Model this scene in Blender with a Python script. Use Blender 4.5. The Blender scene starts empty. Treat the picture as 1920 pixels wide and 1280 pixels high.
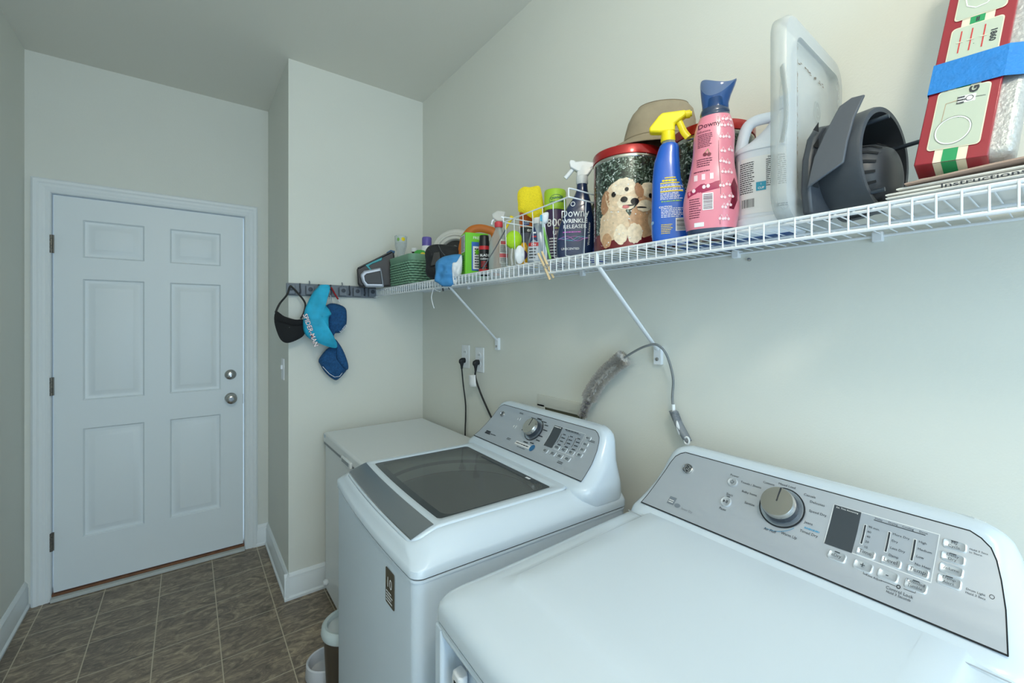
import bpy, bmesh, math, random
from mathutils import Matrix, Vector, noise
PI = math.pi
R = math.radians
sc = bpy.context.scene
col = sc.collection

# ------------------------------------------------------------------ camera
cam_d = bpy.data.cameras.new('camera')
cam = bpy.data.objects.new('camera', cam_d)
col.objects.link(cam)
cam.location = (0, 0, 1.42)
cam.rotation_euler = (R(90), 0, R(-36.9))
cam_d.sensor_width = 36
cam_d.lens = 36 * 808 / 1920
cam_d.shift_y = -37 / 1920
cam_d.clip_start = 0.02
sc.camera = cam
sc.view_settings.view_transform = 'Standard'
sc.view_settings.look = 'None'
sc.view_settings.exposure = 1.0
sc.view_settings.gamma = 1
sc.view_settings.use_curve_mapping = False

# ------------------------------------------------------------------ world and lights
w = bpy.data.worlds.new('world')
sc.world = w
w.use_nodes = True
w.node_tree.nodes['Background'].inputs[0].default_value = (0.62, 0.82, 1.0, 1)
w.node_tree.nodes['Background'].inputs[1].default_value = 0.6

def area(name, loc, rot, sx, sy, power, color):
    l = bpy.data.lights.new(name, 'AREA')
    l.shape = 'RECTANGLE'; l.size = sx; l.size_y = sy
    l.energy = power; l.color = color
    o = bpy.data.objects.new(name, l)
    o.location = loc; o.rotation_euler = rot
    col.objects.link(o)
    return o
# daylight coming through the wide opening behind the camera
area('daylight', (0.1, -1.55, 1.25), (R(90), 0, 0), 1.25, 2.0, 17, (0.56, 0.79, 1.0))
# the room's ceiling lamp, behind and above the camera
lp = bpy.data.lights.new('ceiling_bulb', 'POINT')
lp.energy = 15.5; lp.color = (1.0, 0.94, 0.82); lp.shadow_soft_size = 0.12
lo = bpy.data.objects.new('ceiling_bulb', lp); lo.location = (0.0, -0.45, 2.58); col.objects.link(lo)

# ------------------------------------------------------------------ helpers
def lin(c):
    return tuple(((x / 255) / 12.92 if x / 255 <= 0.04045 else ((x / 255 + 0.055) / 1.055) ** 2.4) for x in c)

MATS = {}
def mat(name, c, rough=0.5, metal=0.0, alpha=1.0, bump=0, bscale=60, var=0, vscale=8, emit=0, spec=0.5, coat=0, sss=0):
    if name in MATS: return MATS[name]
    m = bpy.data.materials.new(name); m.use_nodes = True
    nt = m.node_tree; b = nt.nodes['Principled BSDF']
    L = lin(c)
    b.inputs['Base Color'].default_value = (*L, 1)
    b.inputs['Roughness'].default_value = rough
    b.inputs['Metallic'].default_value = metal
    b.inputs['Specular IOR Level'].default_value = spec
    if coat: b.inputs['Coat Weight'].default_value = coat; b.inputs['Coat Roughness'].default_value = 0.1
    tc = nt.nodes.new('ShaderNodeTexCoord')
    if var:
        n = nt.nodes.new('ShaderNodeTexNoise'); n.inputs['Scale'].default_value = vscale; n.inputs['Detail'].default_value = 6
        nt.links.new(tc.outputs['Object'], n.inputs['Vector'])
        r = nt.nodes.new('ShaderNodeValToRGB')
        r.color_ramp.elements[0].position = 0.3; r.color_ramp.elements[1].position = 0.7
        r.color_ramp.elements[0].color = (*[x * (1 - var) for x in L], 1)
        r.color_ramp.elements[1].color = (*[min(1, x * (1 + var)) for x in L], 1)
        nt.links.new(n.outputs['Fac'], r.inputs['Fac']); nt.links.new(r.outputs['Color'], b.inputs['Base Color'])
    if bump:
        n = nt.nodes.new('ShaderNodeTexNoise'); n.inputs['Scale'].default_value = bscale; n.inputs['Detail'].default_value = 4
        nt.links.new(tc.outputs['Object'], n.inputs['Vector'])
        bp = nt.nodes.new('ShaderNodeBump'); bp.inputs['Strength'].default_value = bump; bp.inputs['Distance'].default_value = 0.003
        nt.links.new(n.outputs['Fac'], bp.inputs['Height']); nt.links.new(bp.outputs['Normal'], b.inputs['Normal'])
    if emit:
        b.inputs['Emission Color'].default_value = (*L, 1); b.inputs['Emission Strength'].default_value = emit
    if alpha < 1:
        t = nt.nodes.new('ShaderNodeBsdfTransparent')
        t.inputs['Color'].default_value = (*[min(1, 0.35 + 0.65 * x) for x in L], 1)
        mx = nt.nodes.new('ShaderNodeMixShader')
        out = nt.nodes['Material Output']
        lw = nt.nodes.new('ShaderNodeLayerWeight'); lw.inputs['Blend'].default_value = 0.25
        mr = nt.nodes.new('ShaderNodeMapRange')
        mr.inputs['To Min'].default_value = alpha; mr.inputs['To Max'].default_value = min(1, alpha + 0.45)
        nt.links.new(lw.outputs['Facing'], mr.inputs['Value'])
        nt.links.new(mr.outputs['Result'], mx.inputs['Fac'])
        nt.links.new(t.outputs[0], mx.inputs[1]); nt.links.new(b.outputs[0], mx.inputs[2])
        nt.links.new(mx.outputs[0], out.inputs['Surface'])
    MATS[name] = m
    return m

class MB:
    def __init__(s):
        s.v = []; s.f = []; s.m = []; s.mats = []; s.M = None
    def mi(s, m):
        if m not in s.mats: s.mats.append(m)
        return s.mats.index(m)
    def add(s, vs, fs, m):
        o = len(s.v); k = s.mi(m)
        if s.M is not None: vs = [tuple(s.M @ Vector(v)) for v in vs]
        s.v += [tuple(v) for v in vs]
        for f in fs: s.f.append([i + o for i in f]); s.m.append(k)
        return s
    def box(s, x0, x1, y0, y1, z0, z1, m):
        vs = [(x, y, z) for x in (x0, x1) for y in (y0, y1) for z in (z0, z1)]
        return s.add(vs, [(0, 1, 3, 2), (4, 6, 7, 5), (0, 4, 5, 1), (2, 3, 7, 6), (0, 2, 6, 4), (1, 5, 7, 3)], m)
    def loft(s, rings, m, cap0=True, cap1=True, closed=True, mf=None):
        n = len(rings[0]); vs = [p for r in rings for p in r]
        for i in range(len(rings) - 1):
            pass
        groups = {}
        for i in range(len(rings) - 1):
            for j in range(n if closed else n - 1):
                k = (j + 1) % n
                mm = mf(i, j) if mf else m
                groups.setdefault(mm, []).append((i * n + j, i * n + k, (i + 1) * n + k, (i + 1) * n + j))
        if cap0: groups.setdefault(mf(0, 0) if mf else m, []).append(tuple(range(n))[::-1])
        if cap1: groups.setdefault(mf(len(rings) - 2, 0) if mf else m, []).append(tuple((len(rings) - 1) * n + j for j in range(n)))
        o = len(s.v)
        if s.M is not None: vs = [tuple(s.M @ Vector(v)) for v in vs]
        s.v += [tuple(v) for v in vs]
        for mm, fs in groups.items():
            k = s.mi(mm)
            for f in fs: s.f.append([i + o for i in f]); s.m.append(k)
        return s
    def lathe(s, prof, m, c=(0, 0, 0), seg=32, X=None, mf=None, cap0=True, cap1=True):
        # prof: (radius, height); X: matrix for orientation
        rings = []
        for r, h in prof:
            ring = []
            for j in range(seg):
                a = 2 * PI * j / seg
                p = Vector((r * math.cos(a), r * math.sin(a), h))
                if X is not None: p = X @ p
                ring.append((p.x + c[0], p.y + c[1], p.z + c[2]))
            rings.append(ring)
        return s.loft(rings, m, cap0, cap1, mf=mf)
    def prism(s, poly, d0, d1, m, fr=lambda u, v, w: (u, w, v)):
        n = len(poly)
        return s.loft([[fr(u, v, d0) for u, v in poly], [fr(u, v, d1) for u, v in poly]], m)
    def tube(s, path, r, m, seg=8, closed=False, ry=None):
        P = [Vector(p) for p in path]; n = len(P); rings = []
        up = Vector((0, 0, 1)); prev = None
        for i in range(n):
            a = P[i - 1] if (i > 0 or closed) else P[i]
            b = P[(i + 1) % n] if (i < n - 1 or closed) else P[i]
            t = (b - a).normalized()
            if prev is None:
                x = t.cross(up)
                if x.length < 0.1: x = t.cross(Vector((1, 0, 0)))
            else:
                x = prev - t * prev.dot(t)
            x.normalize(); prev = x.copy(); y = t.cross(x)
            rr = r(i / (n - 1)) if callable(r) else r
            r2 = ry if ry else rr
            rings.append([tuple(P[i] + x * rr * math.cos(2 * PI * j / seg) + y * r2 * math.sin(2 * PI * j / seg)) for j in range(seg)])
        if closed: rings.append(rings[0])
        return s.loft(rings, m, not closed, not closed)
    def ball(s, c, r, m, seg=16, sq=(1, 1, 1)):
        prof = [(max(1e-4, math.sin(PI * i / seg)) , -math.cos(PI * i / seg)) for i in range(seg + 1)]
        rings = [[(c[0] + r * sq[0] * a * math.cos(2 * PI * j / seg), c[1] + r * sq[1] * a * math.sin(2 * PI * j / seg), c[2] + r * sq[2] * h) for j in range(seg)] for a, h in prof]
        return s.loft(rings, m)
    def grid(s, fn, nu, nv, m, mf=None):
        vs = [fn(i / nu, j / nv) for i in range(nu + 1) for j in range(nv + 1)]
        o = len(s.v)
        if s.M is not None: vs = [tuple(s.M @ Vector(v)) for v in vs]
        s.v += [tuple(v) for v in vs]
        for i in range(nu):
            for j in range(nv):
                a = i * (nv + 1) + j
                s.f.append([o + a, o + a + nv + 1, o + a + nv + 2, o + a + 1])
                s.m.append(s.mi(mf(i / nu, j / nv) if mf else m))
        return s
    # ---- flat marks put on a surface map: mp(u, v, off) -> point
    def rect(s, mp, u0, u1, v0, v1, m, off=0.0005, nu=6, nv=2):
        return s.grid(lambda a, b: mp(u0 + (u1 - u0) * a, v0 + (v1 - v0) * b, off), nu, nv, m)
    def disc(s, mp, u, v, ru, rv, m, off=0.0006, rot=0, n=22, hole=0):
        rings = []
        for k in ([hole, (1 + hole) / 2, 1] if hole else [0.02, 0.5, 1]):
            ring = []
            for j in range(n):
                a = 2 * PI * j / n; x = ru * k * math.cos(a); y = rv * k * math.sin(a)
                ring.append(mp(u + x * math.cos(rot) - y * math.sin(rot), v + x * math.sin(rot) + y * math.cos(rot), off))
            rings.append(ring)
        return s.loft(rings, m, False, False)
    def poly(s, mp, pts, m, off=0.0006):
        cx = sum(p[0] for p in pts) / len(pts); cy = sum(p[1] for p in pts) / len(pts)
        rings = [[mp(cx + (x - cx) * k, cy + (y - cy) * k, off) for x, y in pts] for k in (0.02, 0.35, 0.7, 1)]
        return s.loft(rings, m, False, False)
    def line(s, mp, pts, wd, m, off=0.0006, closed=False):
        n = len(pts)
        for i in range(n if closed else n - 1):
            a = Vector(pts[i]); b = Vector(pts[(i + 1) % n]); d = (b - a)
            if d.length < 1e-6: continue
            d.normalize(); q = Vector((-d.y, d.x)) * wd / 2; a = a - d * wd * 0.3; b = b + d * wd * 0.3
            s.add([mp(*(a - q), off), mp(*(b - q), off), mp(*(b + q), off), mp(*(a + q), off)], [(0, 1, 2, 3)], m)
        return s
    def text(s, mp, body, u, v, size, m, off=0.0008, rot=0, align='CENTER', sy=1.0, shear=0.0, bold=0.0):
        vs, fs = glyphs(body, align, bold)
        ca, sa = math.cos(rot), math.sin(rot); out = []
        for x, y in vs:
            x += shear * y
            x *= size; y *= size * sy
            out.append(mp(u + x * ca - y * sa, v + x * sa + y * ca, off))
        return s.add(out, fs, m)
    def greek(s, mp, u0, u1, v0, v1, rows, m, off=0.0007, seed=1, fill=0.5):
        # rows of small marks for print too fine to read
        rg = random.Random(seed); h = (v1 - v0) / rows
        for i in range(rows):
            v = v1 - (i + 0.5) * h; u = u0; end = u1 - (u1 - u0) * (rg.random() * 0.25)
            while u < end:
                l = (u1 - u0) * (0.05 + 0.14 * rg.random())
                e = min(u + l, end)
                s.add([mp(u, v - h * fill / 2, off), mp(e, v - h * fill / 2, off), mp(e, v + h * fill / 2, off), mp(u, v + h * fill / 2, off)], [(0, 1, 2, 3)], m)
                u = e + (u1 - u0) * 0.025
        return s
    def barcode(s, mp, u0, u1, v0, v1, white, black, off=0.0006, seed=3, vert=True):
        s.rect(mp, u0, u1, v0, v1, white, off)
        rg = random.Random(seed); a, b = (u0, u1) if vert else (v0, v1); L = b - a; p = a + L * 0.06
        while p < b - L * 0.08:
            wd = L * (0.015 + 0.03 * rg.random())
            if vert: s.rect(mp, p, p + wd, v0 + (v1 - v0) * .08, v1 - (v1 - v0) * .08, black, off + .0003, 1, 1)
            else: s.rect(mp, u0 + (u1 - u0) * .08, u1 - (u1 - u0) * .08, p, p + wd, black, off + .0003, 3, 1)
            p += wd + L * (0.015 + 0.03 * rg.random())
        return s
    def build(s, name, parent=None, bevel=0, subsurf=0, smooth=38, seg=2, solid=0):
        me = bpy.data.meshes.new(name)
        me.from_pydata(s.v, [], s.f)
        for m in s.mats: me.materials.append(m)
        me.polygons.foreach_set('material_index', s.m)
        bm = bmesh.new(); bm.from_mesh(me)
        bmesh.ops.remove_doubles(bm, verts=bm.verts, dist=1e-6)
        bmesh.ops.recalc_face_normals(bm, faces=bm.faces)
        bm.to_mesh(me); bm.free()
        me.polygons.foreach_set('use_smooth', [True] * len(me.polygons))
        me.set_sharp_from_angle(angle=R(smooth))
        o = bpy.data.objects.new(name, me); col.objects.link(o)
        if parent: o.parent = parent
        if solid:
            q = o.modifiers.new('solid', 'SOLIDIFY'); q.thickness = solid; q.offset = 0
        if subsurf:
            q = o.modifiers.new('sub', 'SUBSURF'); q.levels = subsurf; q.render_levels = subsurf
        if bevel:
            q = o.modifiers.new('bevel', 'BEVEL'); q.width = bevel; q.segments = seg; q.limit_method = 'ANGLE'; q.angle_limit = R(35)
        return o

GL = {}
CAP = []
def glyphs(body, align, bold):
    if not CAP:
        CAP.append(0); v0 = glyphs('H', 'CENTER', 0)[0]; CAP[0] = (min(p[1] for p in v0) + max(p[1] for p in v0)) / 2; GL.clear()
    k = (body, align, bold)
    if k in GL: return GL[k]
    c = bpy.data.curves.new('lettering', 'FONT'); c.body = body; c.size = 1.0; c.align_x = align; c.align_y = 'CENTER'
    c.resolution_u = 2; c.offset = bold
    o = bpy.data.objects.new('lettering', c); col.objects.link(o)
    dg = bpy.context.evaluated_depsgraph_get()
    me = bpy.data.meshes.new_from_object(o.evaluated_get(dg))
    vs = [(v.co.x, v.co.y - CAP[0]) for v in me.vertices]; fs = [tuple(p.vertices) for p in me.polygons]
    bpy.data.objects.remove(o); bpy.data.curves.remove(c); bpy.data.meshes.remove(me)
    GL[k] = (vs, fs)
    return GL[k]

def tag(o, label=None, cat=None, group=None, kind=None):
    if label: o['label'] = label
    if cat: o['category'] = cat
    if group: o['group'] = group
    if kind: o['kind'] = kind
    return o
def thing(name, label, cat, loc=(0, 0, 0), rot=0, group=None, rx=0, ry=0):
    o = bpy.data.objects.new(name, None); col.objects.link(o)
    o.empty_display_size = 0.05
    o.location = loc; o.rotation_euler = (R(rx), R(ry), R(rot))
    return tag(o, label, cat, group)
def catmull(rows, sub=4):
    out = []; n = len(rows)
    for i in range(n - 1):
        p0 = rows[max(0, i - 1)]; p1 = rows[i]; p2 = rows[i + 1]; p3 = rows[min(n - 1, i + 2)]
        for k in range(sub):
            t = k / sub
            out.append(tuple(0.5 * (2 * b + (c - a) * t + (2 * a - 5 * b + 4 * c - d) * t * t + (3 * b - a - 3 * c + d) * t ** 3) for a, b, c, d in zip(p0, p1, p2, p3)))
    out.append(tuple(rows[-1]))
    return out
def sup(a, b, n, seg=44):
    out = []
    for j in range(seg):
        t = 2 * PI * j / seg; c, s_ = math.cos(t), math.sin(t)
        out.append((a * math.copysign(abs(c) ** (2 / n), c), b * math.copysign(abs(s_) ** (2 / n), s_)))
    return out
class Body:
    """lofted container: rows of (z, half width, half depth, power, x shift); front is local -y"""
    def __init__(s, rows, sub=4):
        s.rows = catmull([tuple(r) + (0,) * (5 - len(r)) for r in rows], sub)
    def at(s, z):
        r = s.rows
        if z <= r[0][0]: return r[0]
        for a, b in zip(r, r[1:]):
            if a[0] <= z <= b[0] and b[0] > a[0]:
                t = (z - a[0]) / (b[0] - a[0]); return tuple(x + (y - x) * t for x, y in zip(a, b))
        return r[-1]
    def proj(s, u, z, off):
        _, a, b, n, cx = s.at(z)
        q = min(0.999, abs((u - cx) / a)); return (u, -b * (1 - q ** n) ** (1 / n) - off, z)
    def wrap(s, u, z, off):
        _, a, b, n, cx = s.at(z); t = u / a
        return (cx + (a + off) * math.sin(t), -(b + off) * math.cos(t), z)
    def mesh(s, mb, m, mf=None, seg=44, cap0=True, cap1=True):
        rings = [[(x + r[4], y, r[0]) for x, y in sup(r[1], r[2], r[3], seg)] for r in s.rows]
        g = (lambda i, j: mf(s.rows[i][0])) if mf else None
        return mb.loft(rings, m, cap0, cap1, mf=g)
def puff(mb, pts, th, m, y0=0, wob=0.0, seed=0, mf=None, fs=12, rings=7):
    """pillow-like solid from an outline in the local xz plane"""
    n0 = len(pts); fine = []
    for i in range(n0):
        p0, p1, p2, p3 = pts[i - 1], pts[i], pts[(i + 1) % n0], pts[(i + 2) % n0]
        for k in range(4):
            t = k / 4
            fine.append(tuple(0.5 * (2 * b + (c - a) * t + (2 * a - 5 * b + 4 * c - d) * t * t + (3 * b - a - 3 * c + d) * t ** 3) for a, b, c, d in zip(p0, p1, p2, p3)))
    cx = sum(p[0] for p in fine) / len(fine); cz = sum(p[1] for p in fine) / len(fine)
    for sgn in (-1, 1):
        R_ = []
        for i in range(rings + 1):
            k = max(0.02, i / rings); dd = th * math.sqrt(max(0, 1 - k ** 2.6)); ring = []
            for x, z in fine:
                X = cx + (x - cx) * k; Z = cz + (z - cz) * k
                q = noise.noise(Vector((X * fs + seed, Z * fs, sgn * 3.1 + seed))) * wob * (1 - k ** 6)
                ring.append((X, y0 + sgn * dd + q, Z))
            R_.append(ring)
        mb.loft(R_, m, False, False, mf=mf)
    return mb

# ------------------------------------------------------------------ materials
WALL = mat('wall_paint', (224, 226, 218), 0.75, bump=0.12, bscale=220, var=0.015, vscale=2)
CEIL = mat('ceiling_paint', (232, 230, 220), 0.85, bump=0.1, bscale=150)
TRIM = mat('trim_white', (232, 238, 240), 0.4, bump=0.03, bscale=40)
DOORM = mat('door_white', (226, 234, 237), 0.42, bump=0.05, bscale=30)
ENAM = mat('white_enamel', (212, 226, 238), 0.24, coat=0.2)
ENAM2 = mat('white_enamel_satin', (208, 222, 234), 0.4)
WIRE = mat('white_vinyl_wire', (232, 237, 242), 0.35)
CHROME = mat('satin_nickel', (190, 190, 190), 0.22, 1.0)
BLACK = mat('black_plastic', (22, 24, 27), 0.4)
DARK = mat('charcoal_plastic', (62, 68, 76), 0.45, bump=0.08, bscale=400)
INK = mat('dark_ink', (48, 54, 62), 0.6)
WHT = mat('white_print', (240, 242, 244), 0.5)
PLW = mat('white_plastic', (234, 238, 242), 0.35)
SHADOWGAP = mat('dark_gap', (30, 34, 38), 0.9)

def floor_material():
    m = bpy.data.materials.new('vinyl_tile'); m.use_nodes = True
    nt = m.node_tree; N = nt.nodes; Lk = nt.links; b = N['Principled BSDF']
    tc = N.new('ShaderNodeTexCoord'); mp = N.new('ShaderNodeMapping')
    mp.inputs['Location'].default_value = (-0.112 + 0.2325 * 10, -2.41 + 0.2325 * 20, 0)
    Lk.new(tc.outputs['Object'], mp.inputs['Vector'])
    br = N.new('ShaderNodeTexBrick'); br.offset = 0; br.squash = 1
    br.inputs['Scale'].default_value = 1; br.inputs['Brick Width'].default_value = 0.2325; br.inputs['Row Height'].default_value = 0.2325
    br.inputs['Mortar Size'].default_value = 0.0026; br.inputs['Mortar Smooth'].default_value = 0.4
    br.inputs['Color1'].default_value = (1.0, 1.0, 1.0, 1); br.inputs['Color2'].default_value = (0.78, 0.79, 0.82, 1)
    br.inputs['Mortar'].default_value = (*lin((150, 142, 126)), 1)
    Lk.new(mp.outputs[0], br.inputs['Vector'])
    mp2 = N.new('ShaderNodeMapping'); mp2.inputs['Rotation'].default_value = (0, 0, R(-28)); mp2.inputs['Scale'].default_value = (8, 17, 1)
    Lk.new(tc.outputs['Object'], mp2.inputs['Vector'])
    n1 = N.new('ShaderNodeTexNoise'); n1.inputs['Scale'].default_value = 1.3; n1.inputs['Detail'].default_value = 12; n1.inputs['Roughness'].default_value = 0.74; n1.inputs['Distortion'].default_value = 1.6
    Lk.new(mp2.outputs[0], n1.inputs['Vector'])
    cr = N.new('ShaderNodeValToRGB'); e = cr.color_ramp.elements
    e[0].position = 0.34; e[0].color = (*lin((98, 86, 74)), 1); e[1].position = 0.70; e[1].color = (*lin((202, 182, 150)), 1)
    k = cr.color_ramp.elements.new(0.5); k.color = (*lin((136, 122, 106)), 1)
    Lk.new(n1.outputs['Fac'], cr.inputs['Fac'])
    mu = N.new('ShaderNodeMixRGB'); mu.blend_type = 'MULTIPLY'; mu.inputs['Fac'].default_value = 0.8
    Lk.new(cr.outputs['Color'], mu.inputs[1]); Lk.new(br.outputs['Color'], mu.inputs[2])
    mx = N.new('ShaderNodeMixRGB'); Lk.new(br.outputs['Fac'], mx.inputs['Fac'])
    Lk.new(mu.outputs[0], mx.inputs[1]); mx.inputs[2].default_value = (*lin((196, 184, 160)), 1)
    Lk.new(mx.outputs[0], b.inputs['Base Color'])
    b.inputs['Roughness'].default_value = 0.42
    bp = N.new('ShaderNodeBump'); bp.inputs['Strength'].default_value = 0.25; bp.inputs['Distance'].default_value = 0.002
    Lk.new(n1.outputs['Fac'], bp.inputs['Height']); Lk.new(bp.outputs[0], b.inputs['Normal'])
    return m

# ------------------------------------------------------------------ room
def st(name, mb, **k): return tag(mb.build(name, **k), kind='structure')
CZ = 2.77; YB = -1.62; XR = 1.155; XL = -0.65
st('floor', MB().box(XL - .1, XR + .1, YB - .6, 3.3, -0.05, 0, floor_material()))
st('ceiling', MB().box(XL - .1, XR + .1, YB - .1, 3.3, CZ, CZ + .05, CEIL))
st('wall_left', MB().box(XL - .1, XL, YB - .1, 3.3, 0, CZ, WALL))
st('wall_right', MB().box(XR, XR + .1, YB - .1, 2.455, 0, CZ, WALL))
st('wall_closet', MB().box(0.41, XR + .1, 2.455, 3.158, 0, CZ, WALL))
fw = MB()                                       # far wall around the door opening
fw.box(XL - .1, -0.565, 3.158, 3.26, 0, CZ, WALL); fw.box(0.288, 0.5, 3.158, 3.26, 0, CZ, WALL); fw.box(-0.565, 0.288, 3.158, 3.26, 2.082, CZ, WALL)
st('wall_far', fw)
bw = MB()                                       # wall behind the camera with its cased opening
bw.box(XL - .1, -0.55, YB - .1, YB, 0, CZ, WALL); bw.box(0.75, XR + .1, YB - .1, YB, 0, CZ, WALL); bw.box(-0.55, 0.75, YB - .1, YB, 2.3, CZ, WALL)
st('wall_back', bw)

def baseboard(name, p, q, nrm, h=0.132):
    # p, q ends along the wall, nrm: unit direction into the room
    prof = [(0, 0), (0.02, 0), (0.021, 0.012), (0.014, 0.02), (0.014, h - .035), (0.011, h - .028), (0.012, h - .016), (0.006, h - .004), (0.003, h), (0, h)]
    mb = MB()
    mb.loft([[(e[0] + nrm[0] * a, e[1] + nrm[1] * a, b) for a, b in prof] for e in (p, q)], TRIM)
    return st(name, mb, smooth=30)
baseboard('baseboard_left', (XL, YB), (XL, 3.158), (1, 0))
baseboard('baseboard_far', (0.343, 3.158), (0.41, 3.158), (0, -1))
baseboard('baseboard_return', (0.41, 3.15), (0.41, 2.436), (-1, 0))
baseboard('baseboard_closet', (0.389, 2.455), (XR, 2.455), (0, -1))
baseboard('baseboard_right', (XR, 2.435), (XR, YB), (-1, 0))

# door casing
def casing():
    prof = [(0, 0), (0, .012), (.008, .018), (.02, .018), (.028, .013), (.04, .014), (.05, .010), (.058, .012), (.066, .008), (.07, 0)]
    mb = MB()
    path = [(-.557, 0), (-.557, 2.074), (.28, 2.074), (.28, 0)]
    rings = []
    for i, (x, z) in enumerate(path):
        dx = -1 if i < 2 else 1; dz = 1 if i in (1, 2) else 0
        w_ = .07
        rings.append([(x + dx * (w_ - a), 3.158 - d, z + dz * (w_ - a)) for a, d in prof])
    mb.loft(rings, TRIM, closed=True)
    return st('trim_1', mb, smooth=25)
casing()
jb = MB()                                         # jamb and door stop
jb.box(-.565, -.5575, 3.158, 3.255, 0, 2.082, TRIM); jb.box(.2805, .288, 3.158, 3.255, 0, 2.082, TRIM); jb.box(-.5575, .2805, 3.158, 3.255, 2.0745, 2.082, TRIM)
st('trim_2', jb)
th = MB(); th.box(-.5575, .2805, 3.128, 3.2, 0.001, .018, mat('painted_sill', (196, 200, 196), .5, var=.05)); th.box(-.5575, .2805, 3.158, 3.25, .018, .030, mat('oak_threshold', (120, 78, 48), .5, var=.2, vscale=30))
st('trim_3', th, bevel=.002)

# six-panel door
DY = 3.166
dx0, dx1, dz0, dz1 = -.551, .2735, .036, 2.068
cols = [(-.4440, -.1970), (-.0850, .1575)]
rows_ = [(.287, .858), (1.006, 1.645), (1.758, 1.955)]
xs = [dx0] + [v for c in cols for v in c] + [dx1]; zs = [dz0] + [v for c in rows_ for v in c] + [dz1]
d = MB()
for i in range(len(xs) - 1):
    for j in range(len(zs) - 1):
        a, b, c, e = xs[i], xs[i + 1], zs[j], zs[j + 1]
        if i % 2 == 1 and j % 2 == 1:
            rr = []
            for ins, dep in ((0, 0), (.007, .011), (.016, .013), (.024, .012), (.044, .002), (.05, 0.001)):
                rr.append([(a + ins, DY + dep, c + ins), (b - ins, DY + dep, c + ins), (b - ins, DY + dep, e - ins), (a + ins, DY + dep, e - ins)])
            d.loft(rr, DOORM, False, True)
        else:
            d.add([(a, DY, c), (b, DY, c), (b, DY, e), (a, DY, e)], [(0, 1, 2, 3)], DOORM)
d.add([(dx0, DY, dz0), (dx1, DY, dz0), (dx1, DY, dz1), (dx0, DY, dz1), (dx0, DY + .04, dz0), (dx1, DY + .04, dz0), (dx1, DY + .04, dz1), (dx0, DY + .04, dz1)],
      [(0, 1, 5, 4), (1, 2, 6, 5), (2, 3, 7, 6), (3, 0, 4, 7), (4, 5, 6, 7)], DOORM)
door = st('door_1', d, smooth=20)
HNG = mat('aged_hinge', (120, 116, 108), .45, .8, var=.2, vscale=60)
for z0 in (1.77, 1.045, .255):
    h = MB(); 
    for k in range(5): h.lathe([(.006, z0 + k * .0185), (.006, z0 + k * .0185 + .017)], HNG, (-.557, 3.152, 0), 12)
    h.box(-.5635, -.557, 3.153, 3.158, z0, z0 + .092, HNG)
    h.box(-.557, -.548, 3.157, 3.163, z0, z0 + .092, HNG)
    h.build('door_hinge', door)
FX = Matrix.Rotation(R(90), 4, 'X')   # lathe axis +z -> -y
k = MB(); k.lathe([(.0, -.001), (.031, 0), (.031, .006), (.026, .012), (.018, .016), (.018, .022), (.014, .024)], CHROME, (.207, DY, 1.095), 32, FX)
k.box(.204, .210, DY - .034, DY - .022, 1.083, 1.107, CHROME); k.build('deadbolt', door, bevel=.001)
k = MB(); k.lathe([(.0, -.001), (.032, 0), (.032, .004), (.024, .012), (.013, .018), (.013, .032), (.024, .038), (.03, .05), (.028, .06), (.018, .067), (.0, .068)], CHROME, (.209, DY, .951), 32, FX)
k.lathe([(.012, .0672), (.012, .0685), (0.001, .0687)], mat('knob_centre', (120, 120, 120), .3, 1), (.209, DY, .951), 20, FX)
k.build('door_knob', door)
# strike edge plate
MB().box(.2725, .2742, DY - .001, DY + .02, .91, .97, HNG).build('latch_plate', door)

# light switch on the return wall
sw = thing('light_switch', 'white light switch plate with toggle on the narrow wall beside the door', 'light switch', (.41, 2.60, 1.165))
MB().box(-.005, 0, -.035, .035, -.057, .057, PLW).build('cover_plate', sw, bevel=.002)
MB().box(-.014, -.004, -.005, .005, 0, .022, PLW).build('toggle', sw, bevel=.001)

# ceiling lamp (behind the camera)
cl = thing('ceiling_light', 'round flush ceiling light with frosted glass bowl above the floor', 'ceiling light', (0.0, -.45, CZ))
MB().lathe([(.16, 0), (.165, -.02), (.15, -.03)], CHROME, seg=40).build('base_pan', cl)
MB().lathe([(.15, -.028), (.145, -.06), (.11, -.1), (.05, -.12), (.001, -.124)], mat('lamp_glass', (255, 236, 205), .4, emit=2.2), seg=40, cap0=False).build('lamp_shade', cl)

# ------------------------------------------------------------------ washer and dryer
PANEL = mat('brushed_silver_panel', (196, 204, 214), .36, .45, bump=.03, bscale=900)
PANEL2 = mat('display_silver', (176, 186, 198), .4, .4)
STRIP = mat('grey_metal_strip', (142, 148, 152), .32, .65, bump=.03, bscale=700)
SCREEN = mat('dark_display', (66, 74, 82), .25, .2, coat=.5)
BTN = mat('silver_button', (196, 204, 212), .3, .4)
BTNE = mat('bright_button_edge', (236, 241, 245), .3, .1)
HW = .345

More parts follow.
